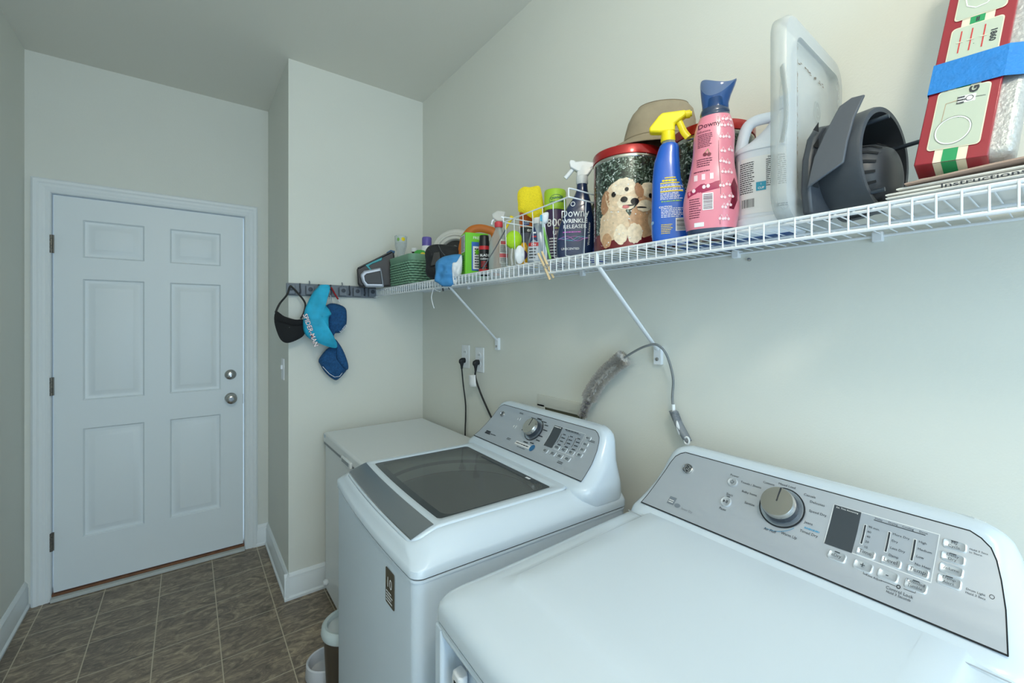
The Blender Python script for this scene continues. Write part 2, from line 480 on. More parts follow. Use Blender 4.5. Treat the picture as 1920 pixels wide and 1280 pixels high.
def rrect(x0, x1, hw, r, bow, z, zf=None):
    pts = []
    def arc(cx, cy, a0, n=9):
        for i in range(n + 1):
            a = R(a0 + 90 * i / n); pts.append((cx + r * math.cos(a), cy + r * math.sin(a)))
    # front edge runs from +y to -y at x0
    arc(x0 + r, hw - r, 90)
    for i in range(1, 18): pts.append((x0, (hw - r) * (1 - 2 * i / 18)))
    arc(x0 + r, -(hw - r), 180)
    for i in range(1, 14): pts.append((x0 + r + (x1 - x0 - 2 * r) * i / 14, -hw))
    arc(x1 - r, -(hw - r), 270)
    for i in range(1, 18): pts.append((x1, -(hw - r) * (1 - 2 * i / 18)))
    arc(x1 - r, hw - r, 0)
    for i in range(1, 14): pts.append((x1 - r - (x1 - x0 - 2 * r) * i / 14, hw))
    out = []
    for x, y in pts:
        x2 = x + bow * (y / HW) ** 2 * max(0, 1 - (x - x0) / .35)
        out.append((x2, y, zf(z, x2, y) if zf else z))
    return out
def sstep(a, b, x):
    t = min(1, max(0, (x - a) / (b - a))); return t * t * (3 - 2 * t)

XF = [(.930, .500), (.95, .512), (.958, .528), (.975, .553), (1.0, .583), (1.03, .611), (1.06, .632), (1.083, .645), (1.092, .660)]
def xf(z):
    if z <= XF[0][0]: return XF[0][1]
    for (a, b), (c, e) in zip(XF, XF[1:]):
        if z <= c: return b + (e - b) * (z - a) / (c - a)
    return XF[-1][1]
def pmap(u, z, off=0.0006):
    s1 = (xf(z + .012) - xf(z - .012)) / .024
    n = Vector((-1, 0, s1)).normalized()
    return (xf(z) + n.x * off, -u + 0 * n.y, z + n.z * off)
VS = 0.78
def console(parent, name='control_console'):
    rows = [(.896, .520, .3435, .05), (.915, .506, .3435, .05), (.932, .500, .342, .05), (.945, .507, .340, .05), (.95, .512, .338, .05), (.958, .528, .336, .05), (.975, .553, .331, .05), (1.0, .583, .324, .05), (1.03, .611, .315, .048), (1.055, .629, .308, .046), (1.072, .640, .300, .04), (1.081, .644, .292, .034), (1.087, .650, .282, .026), (1.0912, .660, .268, .012), (1.0925, .667, .256, .006)]
    rings = [rrect(x0, .690 - max(0, (z - 1.07)) * .3, hw, min(r, (.688 - x0) / 2 - .001), 0, z) for z, x0, hw, r in rows]
    return MB().loft(rings, ENAM, True, True).build(name, parent, smooth=50)
def panel_outline(inset=0):
    L = [(.9605, .3075), (.975, .3045), (1.0, .300), (1.03, .2925), (1.052, .286), (1.066, .279), (1.075, .268), (1.0805, .255)]
    right = [(w_ - inset, z + (inset if i == 0 else 0) - (inset if i == len(L) - 1 else 0) * .8) for i, (z, w_) in enumerate(L)]
    return right
def panel_mesh(mb):
    rt = panel_outline()
    def fn(a, b):
        i = a * (len(rt) - 1); k = min(int(i), len(rt) - 2); t = i - k
        w_ = rt[k][0] + (rt[k + 1][0] - rt[k][0]) * t; z = rt[k][1] + (rt[k + 1][1] - rt[k][1]) * t
        return pmap(-w_ + 2 * w_ * b, z, .0018)
    mb.grid(fn, 28, 24, PANEL)
    # dark seam round the panel
    rt2 = panel_outline()
    pts = [(-a, b) for a, b in rt2] + [(a, b) for a, b in reversed(rt2)]
    n = len(pts)
    for i in range(n):
        a = pts[i]; b = pts[(i + 1) % n]
        m = 12 if abs(a[0] - b[0]) > .3 else 3
        for q in range(m):
            p0 = (a[0] + (b[0] - a[0]) * q / m, a[1] + (b[1] - a[1]) * q / m); p1 = (a[0] + (b[0] - a[0]) * (q + 1) / m, a[1] + (b[1] - a[1]) * (q + 1) / m)
            mb.line(lambda u, v, o: pmap(u, v, o), [p0, p1], .0017, SHADOWGAP, .0019)
P2 = lambda u, v, o: pmap(u, v, o + .0018)
def rr2(u0, u1, v0, v1, r=.004):
    pts = []
    for cx, cy, a0 in ((u1 - r, v1 - r * VS, 0), (u0 + r, v1 - r * VS, 90), (u0 + r, v0 + r * VS, 180), (u1 - r, v0 + r * VS, 270)):
        for k in range(5):
            a = R(a0 + 22.5 * k); pts.append((cx + r * math.cos(a), cy + r * VS * math.sin(a)))
    return pts
def button(parent, u, v, wd, ht, text=None, led=False, name='button', col1=BTN, ts=.0085):
    mb = MB(); o = rr2(u - wd / 2, u + wd / 2, v - ht / 2, v + ht / 2)
    mb.loft([[P2(*p, 0.0002) for p in o], [P2(u + (p[0] - u) * .97, v + (p[1] - v) * .95, .0022) for p in o]], BTNE, False, False)
    mb.loft([[P2(u + (p[0] - u) * k, v + (p[1] - v) * (k - .02), q) for p in o] for k, q in ((.97, .0022), (.88, .0026), (.8, .0018), (.4, .0012), (.03, .001))], col1, False, True)
    if text:
        if text == '=': mb.greek(P2, u - wd * .3, u + wd * .3, v - ht * .25, v + ht * .25, 2, INK, .0034, int(u * 1e4)); text = ''
        ls = text.split('\n') if text else []
        for i, t in enumerate(ls): mb.text(P2, t, u, v + ((len(ls) - 1) / 2 - i) * ts * .8, ts, INK, .0046, sy=VS)
    if led: mb.rect(P2, u - .004, u + .004, v + ht * .32, v + ht * .32 + .0012, INK, .0042, 2, 1)
    return mb.build(name, parent)
def round_button(parent, u, v, r, sign):
    mb = MB()
    ring = lambda k, o: [P2(u + r * k * math.cos(2 * PI * j / 28), v + r * k * VS * math.sin(2 * PI * j / 28), o) for j in range(28)]
    mb.loft([ring(1, .0001), ring(.94, .0028), ring(.84, .0032), ring(.7, .0024), ring(.02, .0018)], BTN, False, True)
    if sign == 'power':
        q = [(u + .0035 * math.sin(a), v + .0035 * VS * math.cos(a)) for a in [R(40 + 280 * k / 14) for k in range(15)]]
        mb.line(P2, q, .0008, INK, .0038); mb.line(P2, [(u, v + .001), (u, v + .0042)], .0009, INK, .0038)
    else:
        mb.poly(P2, [(u - .005, v + .0028), (u - .005, v - .0028), (u - .0005, v)], INK, .0038)
        for q in (.002, .0042): mb.rect(P2, u + q - .0006, u + q + .0006, v - .0025, v + .0025, INK, .0038, 1, 1)
    return mb.build('button', parent)
def emblem(parent, u, v, r):
    mb = MB(); ring = lambda k, o: [P2(u + r * k * math.cos(2 * PI * j / 36), v + r * k * VS * math.sin(2 * PI * j / 36), o) for j in range(36)]
    mb.loft([ring(1, 0), ring(1, .003), ring(.86, .0045), ring(.8, .003)], CHROME, False, False)
    mb.loft([ring(.8, .003), ring(.02, .003)], mat('emblem_dark', (52, 56, 60), .3, .4), False, True)
    # script monogram in a ring of strokes
    lt = mat('emblem_light', (214, 218, 222), .3, .6)
    for q in range(4):
        a0 = q * PI / 2 + .4
        pts = [(u + r * .6 * math.cos(a0 + t * 1.15), v + r * .6 * VS * math.sin(a0 + t * 1.15)) for t in [i / 8 for i in range(9)]]
        mb.line(P2, pts, r * .06, lt, .0034)
    mb.text(P2, 'GE', u, v, r * .95, lt, .0036, sy=VS, shear=.25)
    mb.loft([ring(.72, .0034), ring(.68, .0034)], lt, False, False)
    return mb.build('emblem', parent)
def dial(parent, u, v, rb, rk, ht, cap):
    n = Vector((-1, 0, .82)).normalized(); c = Vector(pmap(u, v, .0045))
    tx = Vector((0, -1, 0)); ty = n.cross(tx).normalized()
    if ty.z < 0: ty = -ty
    def P(a, r, h): return tuple(c + tx * (r * math.cos(a)) + ty * (r * math.sin(a)) + n * h)
    mb = MB(); seg = 48
    rg = lambda r, h: [P(2 * PI * j / seg, r, h) for j in range(seg)]
    mb.loft([rg(rb + .0015, .0002), rg(rb + .0015, .0016), rg(rb - .001, .002)], SHADOWGAP, False, False)
    mb.loft([rg(rb - .001, .002), rg(rb - .004, .0014), rg(rk * .9, .001)], mat('dial_ring_silver', (176, 188, 200), .25, .7), False, False)
    base = mb.build('dial_ring', parent)
    mb = MB()
    mb.loft([rg(rk * .99, .001), rg(rk * 1.05, .008), rg(rk * 1.02, ht * .6)], mat('dial_skirt', (58, 66, 76), .35, .3), False, False)
    mb.loft([rg(rk * 1.02, ht * .6), rg(rk * .995, ht * .9), rg(rk * .94, ht), rg(rk * .3, ht + .0004), rg(.001, ht + .0004)], cap, False, True)
    q = Vector((0, 0, 0))
    mb.add([P(R(91), rk * .95, ht + .0008), P(R(86), rk * .95, ht + .0008), tuple(Vector(P(0, 0, ht + .001)) + tx * .0012), tuple(Vector(P(0, 0, ht + .001)) - tx * .0012)], [(0, 1, 2, 3)], INK)
    return mb.build('dial', parent, smooth=45)
def display(parent, washer=False):
    mb = MB()
    mb.line(P2, [(.073, 1.002), (.073, 1.0625), (.2215, 1.0635), (.2205, 1.0)] , .0011, BTNE, .0004, True)
    mb.rect(P2, .1155, .2200, 1.0005, 1.063, PANEL2, .0003, 8, 6)
    mb.rect(P2, .0735, .1160, 1.001, 1.0625, SCREEN, .0008, 4, 6)
    words = [] if washer else ['Delay', 'Drying', 'Cooling', 'Done']
    if washer: mb.greek(P2, .077, .112, 1.0572, 1.0606, 1, WHT, .0016, 3, .7); mb.greek(P2, .13, .205, 1.0580, 1.0612, 1, INK, .001, 5, .7)
    else: mb.text(P2, 'Est. Time Remaining', .0948, 1.0592, .0042, WHT, .0016, sy=VS)
    for i, t in enumerate(words): mb.text(P2, t, .142 + i * .06 / (len(words) - 1), 1.0597, .0048, INK, .001, sy=VS)
    mb.rect(P2, .1355, .205, 1.0563, 1.0573, INK, .001, 6, 1)
    lists = ([['', '', '', ''], ['', '', '', ''], ['', '', '', '']] if washer else
             [['90 min.', '60', '40', '20', '10'], ['More Dry', 'Dry', 'Less Dry', 'Damp'], ['High', 'Medium', 'Low', 'No Heat']])
    for (ux, L, top, bot) in ((.1255, lists[0], 1.0455, 1.0175), (.1597, lists[1], 1.0460, 1.0180), (.1935, lists[2], 1.0465, 1.0180)):
        mb.rect(P2, ux - .0022, ux + .0022, bot - .0009, top + .0009, BTNE, .0008, 1, 6)
        mb.rect(P2, ux - .0013, ux + .0013, bot, top, INK, .0013, 1, 6)
        for i, t in enumerate(L):
            if washer: mb.greek(P2, ux + .0045, ux + .022, top - .002 - (top - bot + .0015) * i / 3, top + .0012 - (top - bot + .0015) * i / 3, 1, INK, .0012, i + 2, .8); continue
            mb.text(P2, t, ux + .0045, top - .0008 - (top - bot + .0015) * i / (len(L) - 1), .0055, INK, .0012, sy=VS, align='LEFT')
    o = mb.build('display', parent)
    for u, t in ((.1346, 'Time'), (.1695, 'Level'), (.2036, 'Temp')):
        button(o, u, 1.0075, .0275, .0115, '=' if washer else t, ts=.0088)
    return o

CY_D = ['Cottons', 'Mixed Load', 'Casuals', 'Delicates', 'Speed Dry', 'Jeans', 'Timed Dry', 'Warm Up', 'Air Fluff', 'Sanitize', 'Bulky Items', 'Towels / Sheets']
CP_D = [(-.0480, 1.0660), (-.0130, 1.0712), (.0200, 1.0650), (.0330, 1.0560), (.0355, 1.0410), (.0335, 1.0215), (.0300, 1.0070), (.0160, .9945), (-.0180, .9920), (-.0620, 1.0205), (-.0640, 1.0380), (-.0600, 1.0540)]
def machine(kind, label, loc):
    W = kind == 'washing_machine'
    t = thing(kind, label, 'washing machine' if W else 'clothes dryer', loc, -2.0)
    cab = MB()
    bow = .013 if W else .004
    fx = -.002 if W else -.026
    cab.loft([rrect(fx + .004 if W else .034, .685, HW - .003, .024, bow, z) for z in (.03, .06, .55, .867)], ENAM2, True, True)
    cab.build('cabinet', t, smooth=45)
    MB().loft([rrect(fx + .012 if W else .02, .68, HW - .008, .03, bow, z) for z in (.0, .03)], DARK).build('base_plinth', t)
    # pale lip under the seam and the shadow line itself
    MB().loft([rrect(fx + .001, .688, HW - .001, .024, bow, z) for z in (.861, .867)], ENAM).build('front_lip', t)
    MB().loft([rrect(fx + .005, .686, HW - .003, .024, bow, z) for z in (.866, .8715)], SHADOWGAP, False, False).build('seam', t)
    if W:
        def zf(z, x, y):
            return z - .026 * min(1, max(0, (z - .886) / .052)) * (1 - sstep(.0, .095, x - bow * (y / HW) ** 2))
        rows = [(0, -.002, 0, .8705, .026), (0, -.002, 0, .886, .026), (.002, .001, 0, .893, .03), (.012, .007, .0, .908, .036), (.028, .011, .0, .922, .045), (.046, .015, .02, .934, .04), (.058, .019, .13, .939, .035), (.062, .021, .16, .939, .034), (.0625, .0215, .17, .936, .034)]
        rings = [rrect(f, .69 - b, HW - s_, r, bow, z, zf) for s_, f, b, z, r in rows]
        MB().loft(rings, ENAM, False, False).build('top_cover', t, smooth=50)
        rows = [(.0635, .0225, .178, .936, .032), (.0635, .0225, .178, .9405, .032), (.066, .025, .18, .943, .03), (.069, .036, .184, .9436, .029), (.072, .050, .188, .9438, .027), (.075, .064, .192, .944, .025), (.078, .076, .196, .944, .023), (.08, .088, .2, .944, .022), (.0925, .104, .222, .9435, .012), (.094, .106, .2235, .942, .012)]
        rings = [rrect(f, .69 - b, HW - s_, r, bow * .9, z, zf) for s_, f, b, z, r in rows]
        lid = MB().loft(rings, ENAM, False, False).build('lid', t, smooth=50)
        # grey strip along the lid's front
        def sf(a, b):
            y = (HW - .074) * (2 * b - 1); x = .027 + .056 * a + bow * .9 * (y / HW) ** 2
            zz = .9435 if a > .02 else .9425
            return (x, y, zf(zz, x, y) + .0016)
        g = MB(); g.grid(sf, 8, 24, STRIP)
        g.tube([sf(0.0, i / 24) for i in range(25)], .0014, CHROME, 6)
        g.build('lid_strip', lid)
        GLS = mat('tinted_lid_glass', (176, 182, 182), .05, 0, alpha=.06, spec=.5)
        FR = mat('glass_frame_print', (60, 66, 70), .25)
        r0 = rrect(.106, .4665, HW - .094, .012, bow * .9, .9415, zf); r1 = rrect(.128, .455, HW - .103, .03, bow * .9, .9417, zf)
        MB().loft([r0, r1], FR, False, False).build('glass_border', lid)
        gl = MB(); gl.loft([r1, [(x, y, z - .004) for x, y, z in r1]], GLS, True, True); gl.build('lid_glass', lid, smooth=30)
        MB().loft([[(.445, y0, .9400), (.462, y0, .9400), (.462, y0, .9436), (.445, y0, .9436)] for y0 in (-.20, .11)], FR).build('hinge_cover', lid, bevel=.003)
        MB().box(.448, .456, -.168, -.148, .9434, .9442, WHT).build('hinge_mark', lid)
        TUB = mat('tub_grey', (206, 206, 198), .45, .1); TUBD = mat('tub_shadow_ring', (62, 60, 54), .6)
        tb = MB()
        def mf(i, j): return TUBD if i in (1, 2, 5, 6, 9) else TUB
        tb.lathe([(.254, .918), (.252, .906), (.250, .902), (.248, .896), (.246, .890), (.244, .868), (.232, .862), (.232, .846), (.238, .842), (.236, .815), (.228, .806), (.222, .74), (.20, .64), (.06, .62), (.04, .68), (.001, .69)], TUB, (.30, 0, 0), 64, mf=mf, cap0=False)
        ra = rrect(.085, .50, .30, .03, 0, .9185); rb_ = []
        for x, y, z in ra:
            an = math.atan2(y, x - .30); rb_.append((.30 + .254 * math.cos(an), .254 * math.sin(an), .918))
        tb.loft([ra, rb_], TUB, False, False)
        tb.build('wash_tub', t, smooth=30)
    else:
        def zf(z, x, y):
            return z + (.021 * sstep(.0, .6, x) if z > .9 else .021 * sstep(.0, .6, x) * max(0, (z - .889) / .011))
        rows = [(0, -.026, 0, .8705, .022), (0, -.026, 0, .889, .022), (.0025, -.024, 0, .899, .026), (.008, -.018, 0, .909, .032), (.018, -.007, 0, .917, .04), (.034, .012, 0, .9225, .045), (.055, .042, .0, .9255, .045), (.066, .092, .06, .9262, .03), (.070, .100, .064, .9295, .026), (.076, .109, .07, .9325, .02), (.12, .16, .1, .9325, .02)]
        rings = [rrect(f, .69 - b, HW - s_, r, bow, z, zf) for s_, f, b, z, r in rows]
        MB().loft(rings, ENAM, False, True).build('top_cover', t, smooth=50)
        # thin crease in front of the console
        MB().tube([(.4905, y, .9490) for y in (-.315, -.1, .1, .315)], .0009, mat('crease_grey', (170, 178, 186), .6), 6).build('crease', t)
        # door with a moulded hollow for the handle
        dr = MB()
        dr.box(-.023, .034, .312, .3415, .03, .861, ENAM2)          # far stile
        dr.box(-.023, .034, -.3415, .312, .849, .861, ENAM2)        # rail under the seam
        dr.box(-.023, .034, -.3415, .10, .03, .849, ENAM2)
        dr.box(-.023, .034, .10, .312, .03, .60, ENAM2)
        fp = dr.build('front_panel', t, bevel=.008, seg=3)
        REC = mat('handle_hollow', (196, 206, 216), .5)
        MB().box(.028, .0335, .10, .312, .60, .849, REC).build('handle_hollow', fp)
        dm = MB().box(.004, .024, .112, .272, .61, .81, ENAM2).build('door', t, bevel=.012, seg=3)
        hp = MB(); hp.loft([[(.0, .285 - a, z0), (-.016, .283 - a, z0), (-.020, .275 - a, z0), (-.020, .252, z0), (-.014, .246, z0), (-.004, .248, z0), (.0, .256, z0)] for z0, a in ((.64, .01), (.66, .0), (.795, .0), (.808, .004), (.812, .012))], PLW)
        hp.build('handle', dm, bevel=.003)
        MB().box(-.0205, -.012, .253, .268, .70, .799, SHADOWGAP).build('handle_slot', dm)
    con = console(t)
    pm = MB(); panel_mesh(pm)
    if W:
        for u, v in [(-.047, 1.064), (-.014, 1.068), (.019, 1.0625), (.037, 1.0545), (.042, 1.04), (.037, 1.0205), (.037, 1.0075), (.018, .996), (-.015, .9925), (-.064, 1.0205), (-.068, 1.0375), (-.064, 1.053)]:
            pm.greek(P2, u - .012, u + .014, v - .0025, v + .0025, 1, INK, seed=int(u * 9999), fill=.6)
        for u, v in ((-.122, 1.068), (-.105, .985), (.19, .978), (.258, 1.05)): pm.greek(P2, u - .014, u + .014, v - .003, v + .003, 2, INK, seed=int(v * 999))
        pm.greek(P2, -.262, -.225, .976, .986, 2, INK, seed=5, fill=.9); pm.greek(P2, -.222, -.18, .978, .982, 1, INK, seed=6)
    else:
        for (u, v), s_ in zip(CP_D, CY_D):
            al = 'RIGHT' if s_ in ('Sanitize', 'Bulky Items', 'Towels / Sheets') else ('CENTER' if s_ in ('Cottons', 'Mixed Load', 'Air Fluff', 'Warm Up') else 'LEFT')
            pm.text(P2, s_, u, v, .0070, INK, align=al, sy=VS)
        BL = mat('blue_print', (96, 160, 196), .5)
        pm.greek(P2, .036, .065, 1.0115, 1.0150, 1, BL, seed=9, fill=.7)
        pm.line(P2, [(-.02 + .052 * math.sin(a), 1.033 - .052 * VS * math.cos(a)) for a in [R(-10 + 60 * k / 10) for k in range(11)]], .0009, BL)
        pm.text(P2, 'Power', -.1215, 1.0615, .0075, INK, sy=VS); pm.text(P2, 'Start', -.119, 1.0245, .0078, INK, sy=VS); pm.text(P2, 'Pause', -.121, .9975, .0068, INK, sy=VS)
        pm.rect(P2, -.124, -.116, 1.0198, 1.021, INK, .0006, 2, 1)
        GY = mat('grey_print', (124, 134, 144), .5)
        pm.rect(P2, -.247, -.229, .9745, .9875, GY, .0006, 3, 3); pm.greek(P2, -.245, -.231, .9765, .983, 2, WHT, .001, 7)
        pm.disc(P2, -.2195, .9765, .0075, .0035, GY, .0006); pm.text(P2, 'Sensor Dry', -.193, .975, .0062, GY, sy=VS)
        pm.text(P2, 'Hold 3 Secs', .2565, 1.0565, .0042, INK, align='LEFT', sy=VS); pm.text(P2, 'to Store', .2565, 1.0525, .0042, INK, align='LEFT', sy=VS)
        pm.text(P2, 'Drum Light', .2585, 1.0075, .0044, INK, align='LEFT', sy=VS); pm.text(P2, 'Hold 3 Secs', .2585, 1.0035, .0044, INK, align='LEFT', sy=VS)
        pm.disc(P2, .2855, 1.0085, .0028, .0024, INK, .0006, hole=.75)
        pm.text(P2, 'Time Adjust', .1535, .9825, .0044, INK, sy=VS); pm.line(P2, [(.139, .985), (.139, .9825), (.144, .9825)], .0005, INK); pm.line(P2, [(.163, .9825), (.176, .9825), (.182, .9825)], .0005, INK)
        pm.text(P2, 'Control Lock', .188, .9775, .0062, INK, sy=VS); pm.text(P2, 'Hold 3 Seconds', .188, .9735, .0048, INK, sy=VS)
        pm.disc(P2, .1855, .9828, .0028, .0022, INK, .0006, hole=.55); pm.line(P2, [(.192, .983), (.206, .983), (.206, .985)], .0005, INK)
    pan = pm.build('control_panel', con, smooth=50)
    emblem(pan, -.2355, 1.0475, .0135 if not W else .012)
    display(pan, W)
    dial(pan, -.013 if W else -.0115, 1.031, .041, .0305 if W else .0315, .030, mat('dial_cap_steel', (196, 194, 188), .26, 1.0, bump=.02, bscale=500))
    if W:
        for u, v in ((-.122, 1.048), (-.122, 1.022)): button(pan, u, v, .014, .011)
        for u in (.0975, .1359, .1697, .2047): button(pan, u, .9905, .026, .0105, '=')
        for v in (1.0549, 1.0378, 1.0226, 1.0085): button(pan, .2395, v, .024, .0105, '=')
        s_ = MB(); s_.rect(P2, -.062, .03, .9795, .9885, WHT, .0008, 8, 2); s_.disc(P2, .034, .985, .011, .0085, mat('sticker_blue', (44, 110, 160), .4), .0012)
        s_.greek(P2, -.058, .02, .9815, .9865, 1, INK, .0012, 4); s_.greek(P2, -.04, .01, .9745, .977, 1, INK, .0008, 8)
        s_.build('sticker', pan)
    else:
        round_button(pan, -.1215, 1.0485, .0115, 'power'); round_button(pan, -.1205, 1.0105, .0118, 'play')
        for u, s_, led in ((.0975, 'eDry', True), (.1359, '+', False), (.1697, '-', False), (.2047, 'Extended\nTumble', True)):
            button(pan, u, .9905, .028, .0115, s_, led, ts=.0058 if '\n' in s_ else (.014 if len(s_) == 1 else .0072))
        for v, s_, led in ((1.0549, 'My\nCycle', True), (1.0378, 'Delay\nDry', True), (1.0226, 'Volume', False), (1.0085, 'Damp\nAlert', True)):
            button(pan, .2400, v, .0285, .0125, s_, led, ts=.0062)
    return t, con, zf

washer, wcon, wzf = machine('washing_machine', 'white top-loading washing machine with a tinted glass lid, beside the dryer', (.381, 1.195, 0))
dryer, dcon, dzf = machine('clothes_dryer', 'white clothes dryer with silver control panel, nearest the camera', (.379, .39, 0))
# rating badge on the washer's front, chip on the dryer's corner
b = MB()
PB = lambda u, v, o: (.0008 + .013 * (u / HW) ** 2 - o, -u, v)
b.loft([[PB(u, v, o) for u, v in rr2(.187, .238, .752, .835, .004)] for o in (0, .0012)], mat('badge_bronze', (92, 86, 72), .35, .3))
b.text(PB, '10', .211, .805, .034, WHT, .0018, rot=0); b.greek(PB, .192, .233, .757, .785, 4, WHT, .0018, 2)
b.build('badge', washer)
c = MB(); c.poly(lambda u, v, o: (v, u, dzf(.9105, v, u) + o), [(.310, -.018), (.318, -.017), (.3185, -.006), (.317, .006), (.311, .007), (.3095, -.004)], mat('bare_metal_chip', (96, 100, 104), .5, .5), .0012)

# scuffs on console side
# freezer
fz = thing('chest_freezer', 'white chest freezer in the corner behind the washing machine', 'freezer', (.565, 2.0, 0))
FZ = mat('freezer_white', (228, 233, 235), .38, bump=.06, bscale=300)
MB().box(0.005, .555, -.385, .385, .03, .79, FZ).build('body', fz, bevel=.012)
lidf = MB().box(-.004, .56, -.39, .39, .795, .845, FZ).build('lid', fz, bevel=.01)
MB().box(.0, .55, -.383, .383, .786, .797, mat('gasket_grey', (150, 156, 160), .7)).build('gasket', fz)
h = MB(); h.box(-.016, -.003, -.12, .02, .79, .818, FZ); h.build('handle', lidf, bevel=.005)
MB().box(-.0175, -.015, -.10, .0, .797, .811, mat('handle_grey', (150, 158, 164), .5)).build('handle_recess', lidf)
for y in (-.35, .35):
    for x in (.04, .51): MB().lathe([(.02, 0), (.02, .032)], DARK, (x, y, 0), 16).build('foot', fz)
MB().lathe([(.012, 0), (.016, .006), (.016, .012), (.010, .022), (.001, .023)], PLW, (.006, .33, .09), 20, Matrix.Rotation(R(-90), 4, 'Y')).build('drain_cap', fz)
MB().box(-.0055, -.004, .34, .36, .825, .84, mat('freezer_badge_blue', (180, 200, 214), .4)).build('badge', lidf)

# waste bin and bowl on the floor
tr = thing('waste_bin', 'small grey-brown waste bin with a pale ring rim, at the washer corner', 'waste bin', (.478, 1.672, 0))
RIMM = mat('pale_rim', (196, 208, 208), .35)
MB().lathe([(.001, .004), (.068, .004), (.070, .006), (.082, .272), (.079, .272), (.066, .01), (.001, .010)], mat('brushed_brown_steel', (112, 106, 98), .3, .8), seg=44).build('body', tr)
MB().lathe([(.079, .262), (.088, .262), (.091, .272), (.088, .292), (.080, .300), (.070, .298), (.066, .288), (.068, .276), (.077, .27)], RIMM, seg=48, cap0=False, cap1=False).build('rim', tr)
MB().lathe([(.001, .274), (.067, .276), (.068, .28), (.001, .279)], mat('bin_liner_pale', (206, 214, 216), .5), seg=36).build('lid', tr)
bo = MB().lathe([(.001, 0), (.073, 0), (.078, .01), (.074, .058), (.069, .062), (.065, .058), (.062, .014), (.05, .008), (.001, .007)], mat('bowl_white', (208, 210, 214), .35), (.446, 1.845, 0), 48)
tag(bo.build('pet_bowl'), 'small white round bowl on the floor beside the waste bin', 'bowl')

# ------------------------------------------------------------------ wall things
def outlet(y, z, hgt=.12, label=''):
    t = thing('wall_outlet', label, 'outlet', (XR, y, z))
    MB().box(-.006, 0, -.037, .037, -hgt / 2, hgt / 2, PLW).build('cover_plate', t, bevel=.002)
    for dz in (-.02, .02):
        m = MB(); m.lathe([(.0165, 0), (.0165, .0022), (.001, .0023)], PLW, (-.006, 0, dz), 24, Matrix.Rotation(R(-90), 4, 'Y'))
        for yy in (-.006, .006): m.box(-.0088, -.008, yy - .001, yy + .001, dz, dz + .008, SHADOWGAP)
        m.build('socket', t)
    return t
outlet(1.935, 1.240, .118, 'white wall outlet with one black plug, further from the shelf brace')
outlet(1.80, 1.232, .122, 'white wall outlet with the tagged black cord, nearer to the shelf brace')
CORD = mat('black_rubber', (24, 26, 30), .5)
def cord(label, plug, path, r=.0035, tagp=None):
    t = thing('power_cord', label, 'power cord', plug)
    p = MB(); p.M = Matrix.Translation(Vector((0, 0, 0)))
    p.loft([[(x, s_ * math.cos(a) * .8, -.002 + q + s_ * math.sin(a)) for a in [2 * PI * k / 12 for k in range(12)]] for x, s_, q in ((0, .013, 0), (-.018, .014, 0), (-.03, .012, -.004), (-.034, .004, -.006))], CORD)
    p.loft([[(-.018 + s_ * math.cos(a), s_ * math.sin(a) * .9, z) for a in [2 * PI * k / 12 for k in range(12)]] for z, s_ in ((.004, .011), (-.012, .012), (-.03, .007), (-.045, .0055))], CORD)
    p.build('plug', t, smooth=60)
    b = tuple(plug)
    MB().tube([(x - b[0], y - b[1], z - b[2]) for x, y, z in path], r, CORD, 10).build('cable', t, smooth=80)
    return t
cord('black power cord hanging straight down to the freezer top', (XR - .009, 1.934, 1.222), catmull([(1.128, 1.934, 1.18), (1.134, 1.930, 1.10), (1.143, 1.922, 1.0), (1.146, 1.926, .92), (1.146, 1.93, .86), (1.146, 1.93, .70)], 6), .0036)
pc = cord('thicker black power cord with a white paper tag, slanting down behind the washer', (XR - .009, 1.800, 1.222), catmull([(1.128, 1.800, 1.18), (1.128, 1.803, 1.155), (1.13, 1.79, 1.12), (1.135, 1.755, 1.06), (1.14, 1.70, .99), (1.142, 1.62, .90), (1.142, 1.58, .80)], 6), .0045)
tg = MB()
tg.grid(lambda a, b: (-.03 - .012 * math.sin(a * 3.0) - .004 * b, .045 - .065 * a - .012 * b, -.066 - .055 * b + .006 * a), 10, 4, WHT)
tg.build('paper_tag', pc, solid=.0006)
# recessed washer box
ob = thing('washer_valve_box', 'off-white recessed utility box in the wall behind the washer console', 'utility box', (XR, 1.225, 1.105))
m = MB()
UB = mat('painted_utility_box', (214, 215, 206), .6)
for a in ((-.004, 0, -.135, .135, -.030, .018), (-.004, 0, -.135, .135, -.12, -.10), (-.004, 0, -.135, -.120, -.10, -.022), (-.004, 0, .09, .135, -.10, -.022)): m.box(*a, UB)
m.build('frame', ob, bevel=.001)
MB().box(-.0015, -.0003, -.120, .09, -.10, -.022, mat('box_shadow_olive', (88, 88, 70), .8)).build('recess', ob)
MB().box(-.0055, -.004, -.11, .12, -.018, .012, UB).build('flap', ob)

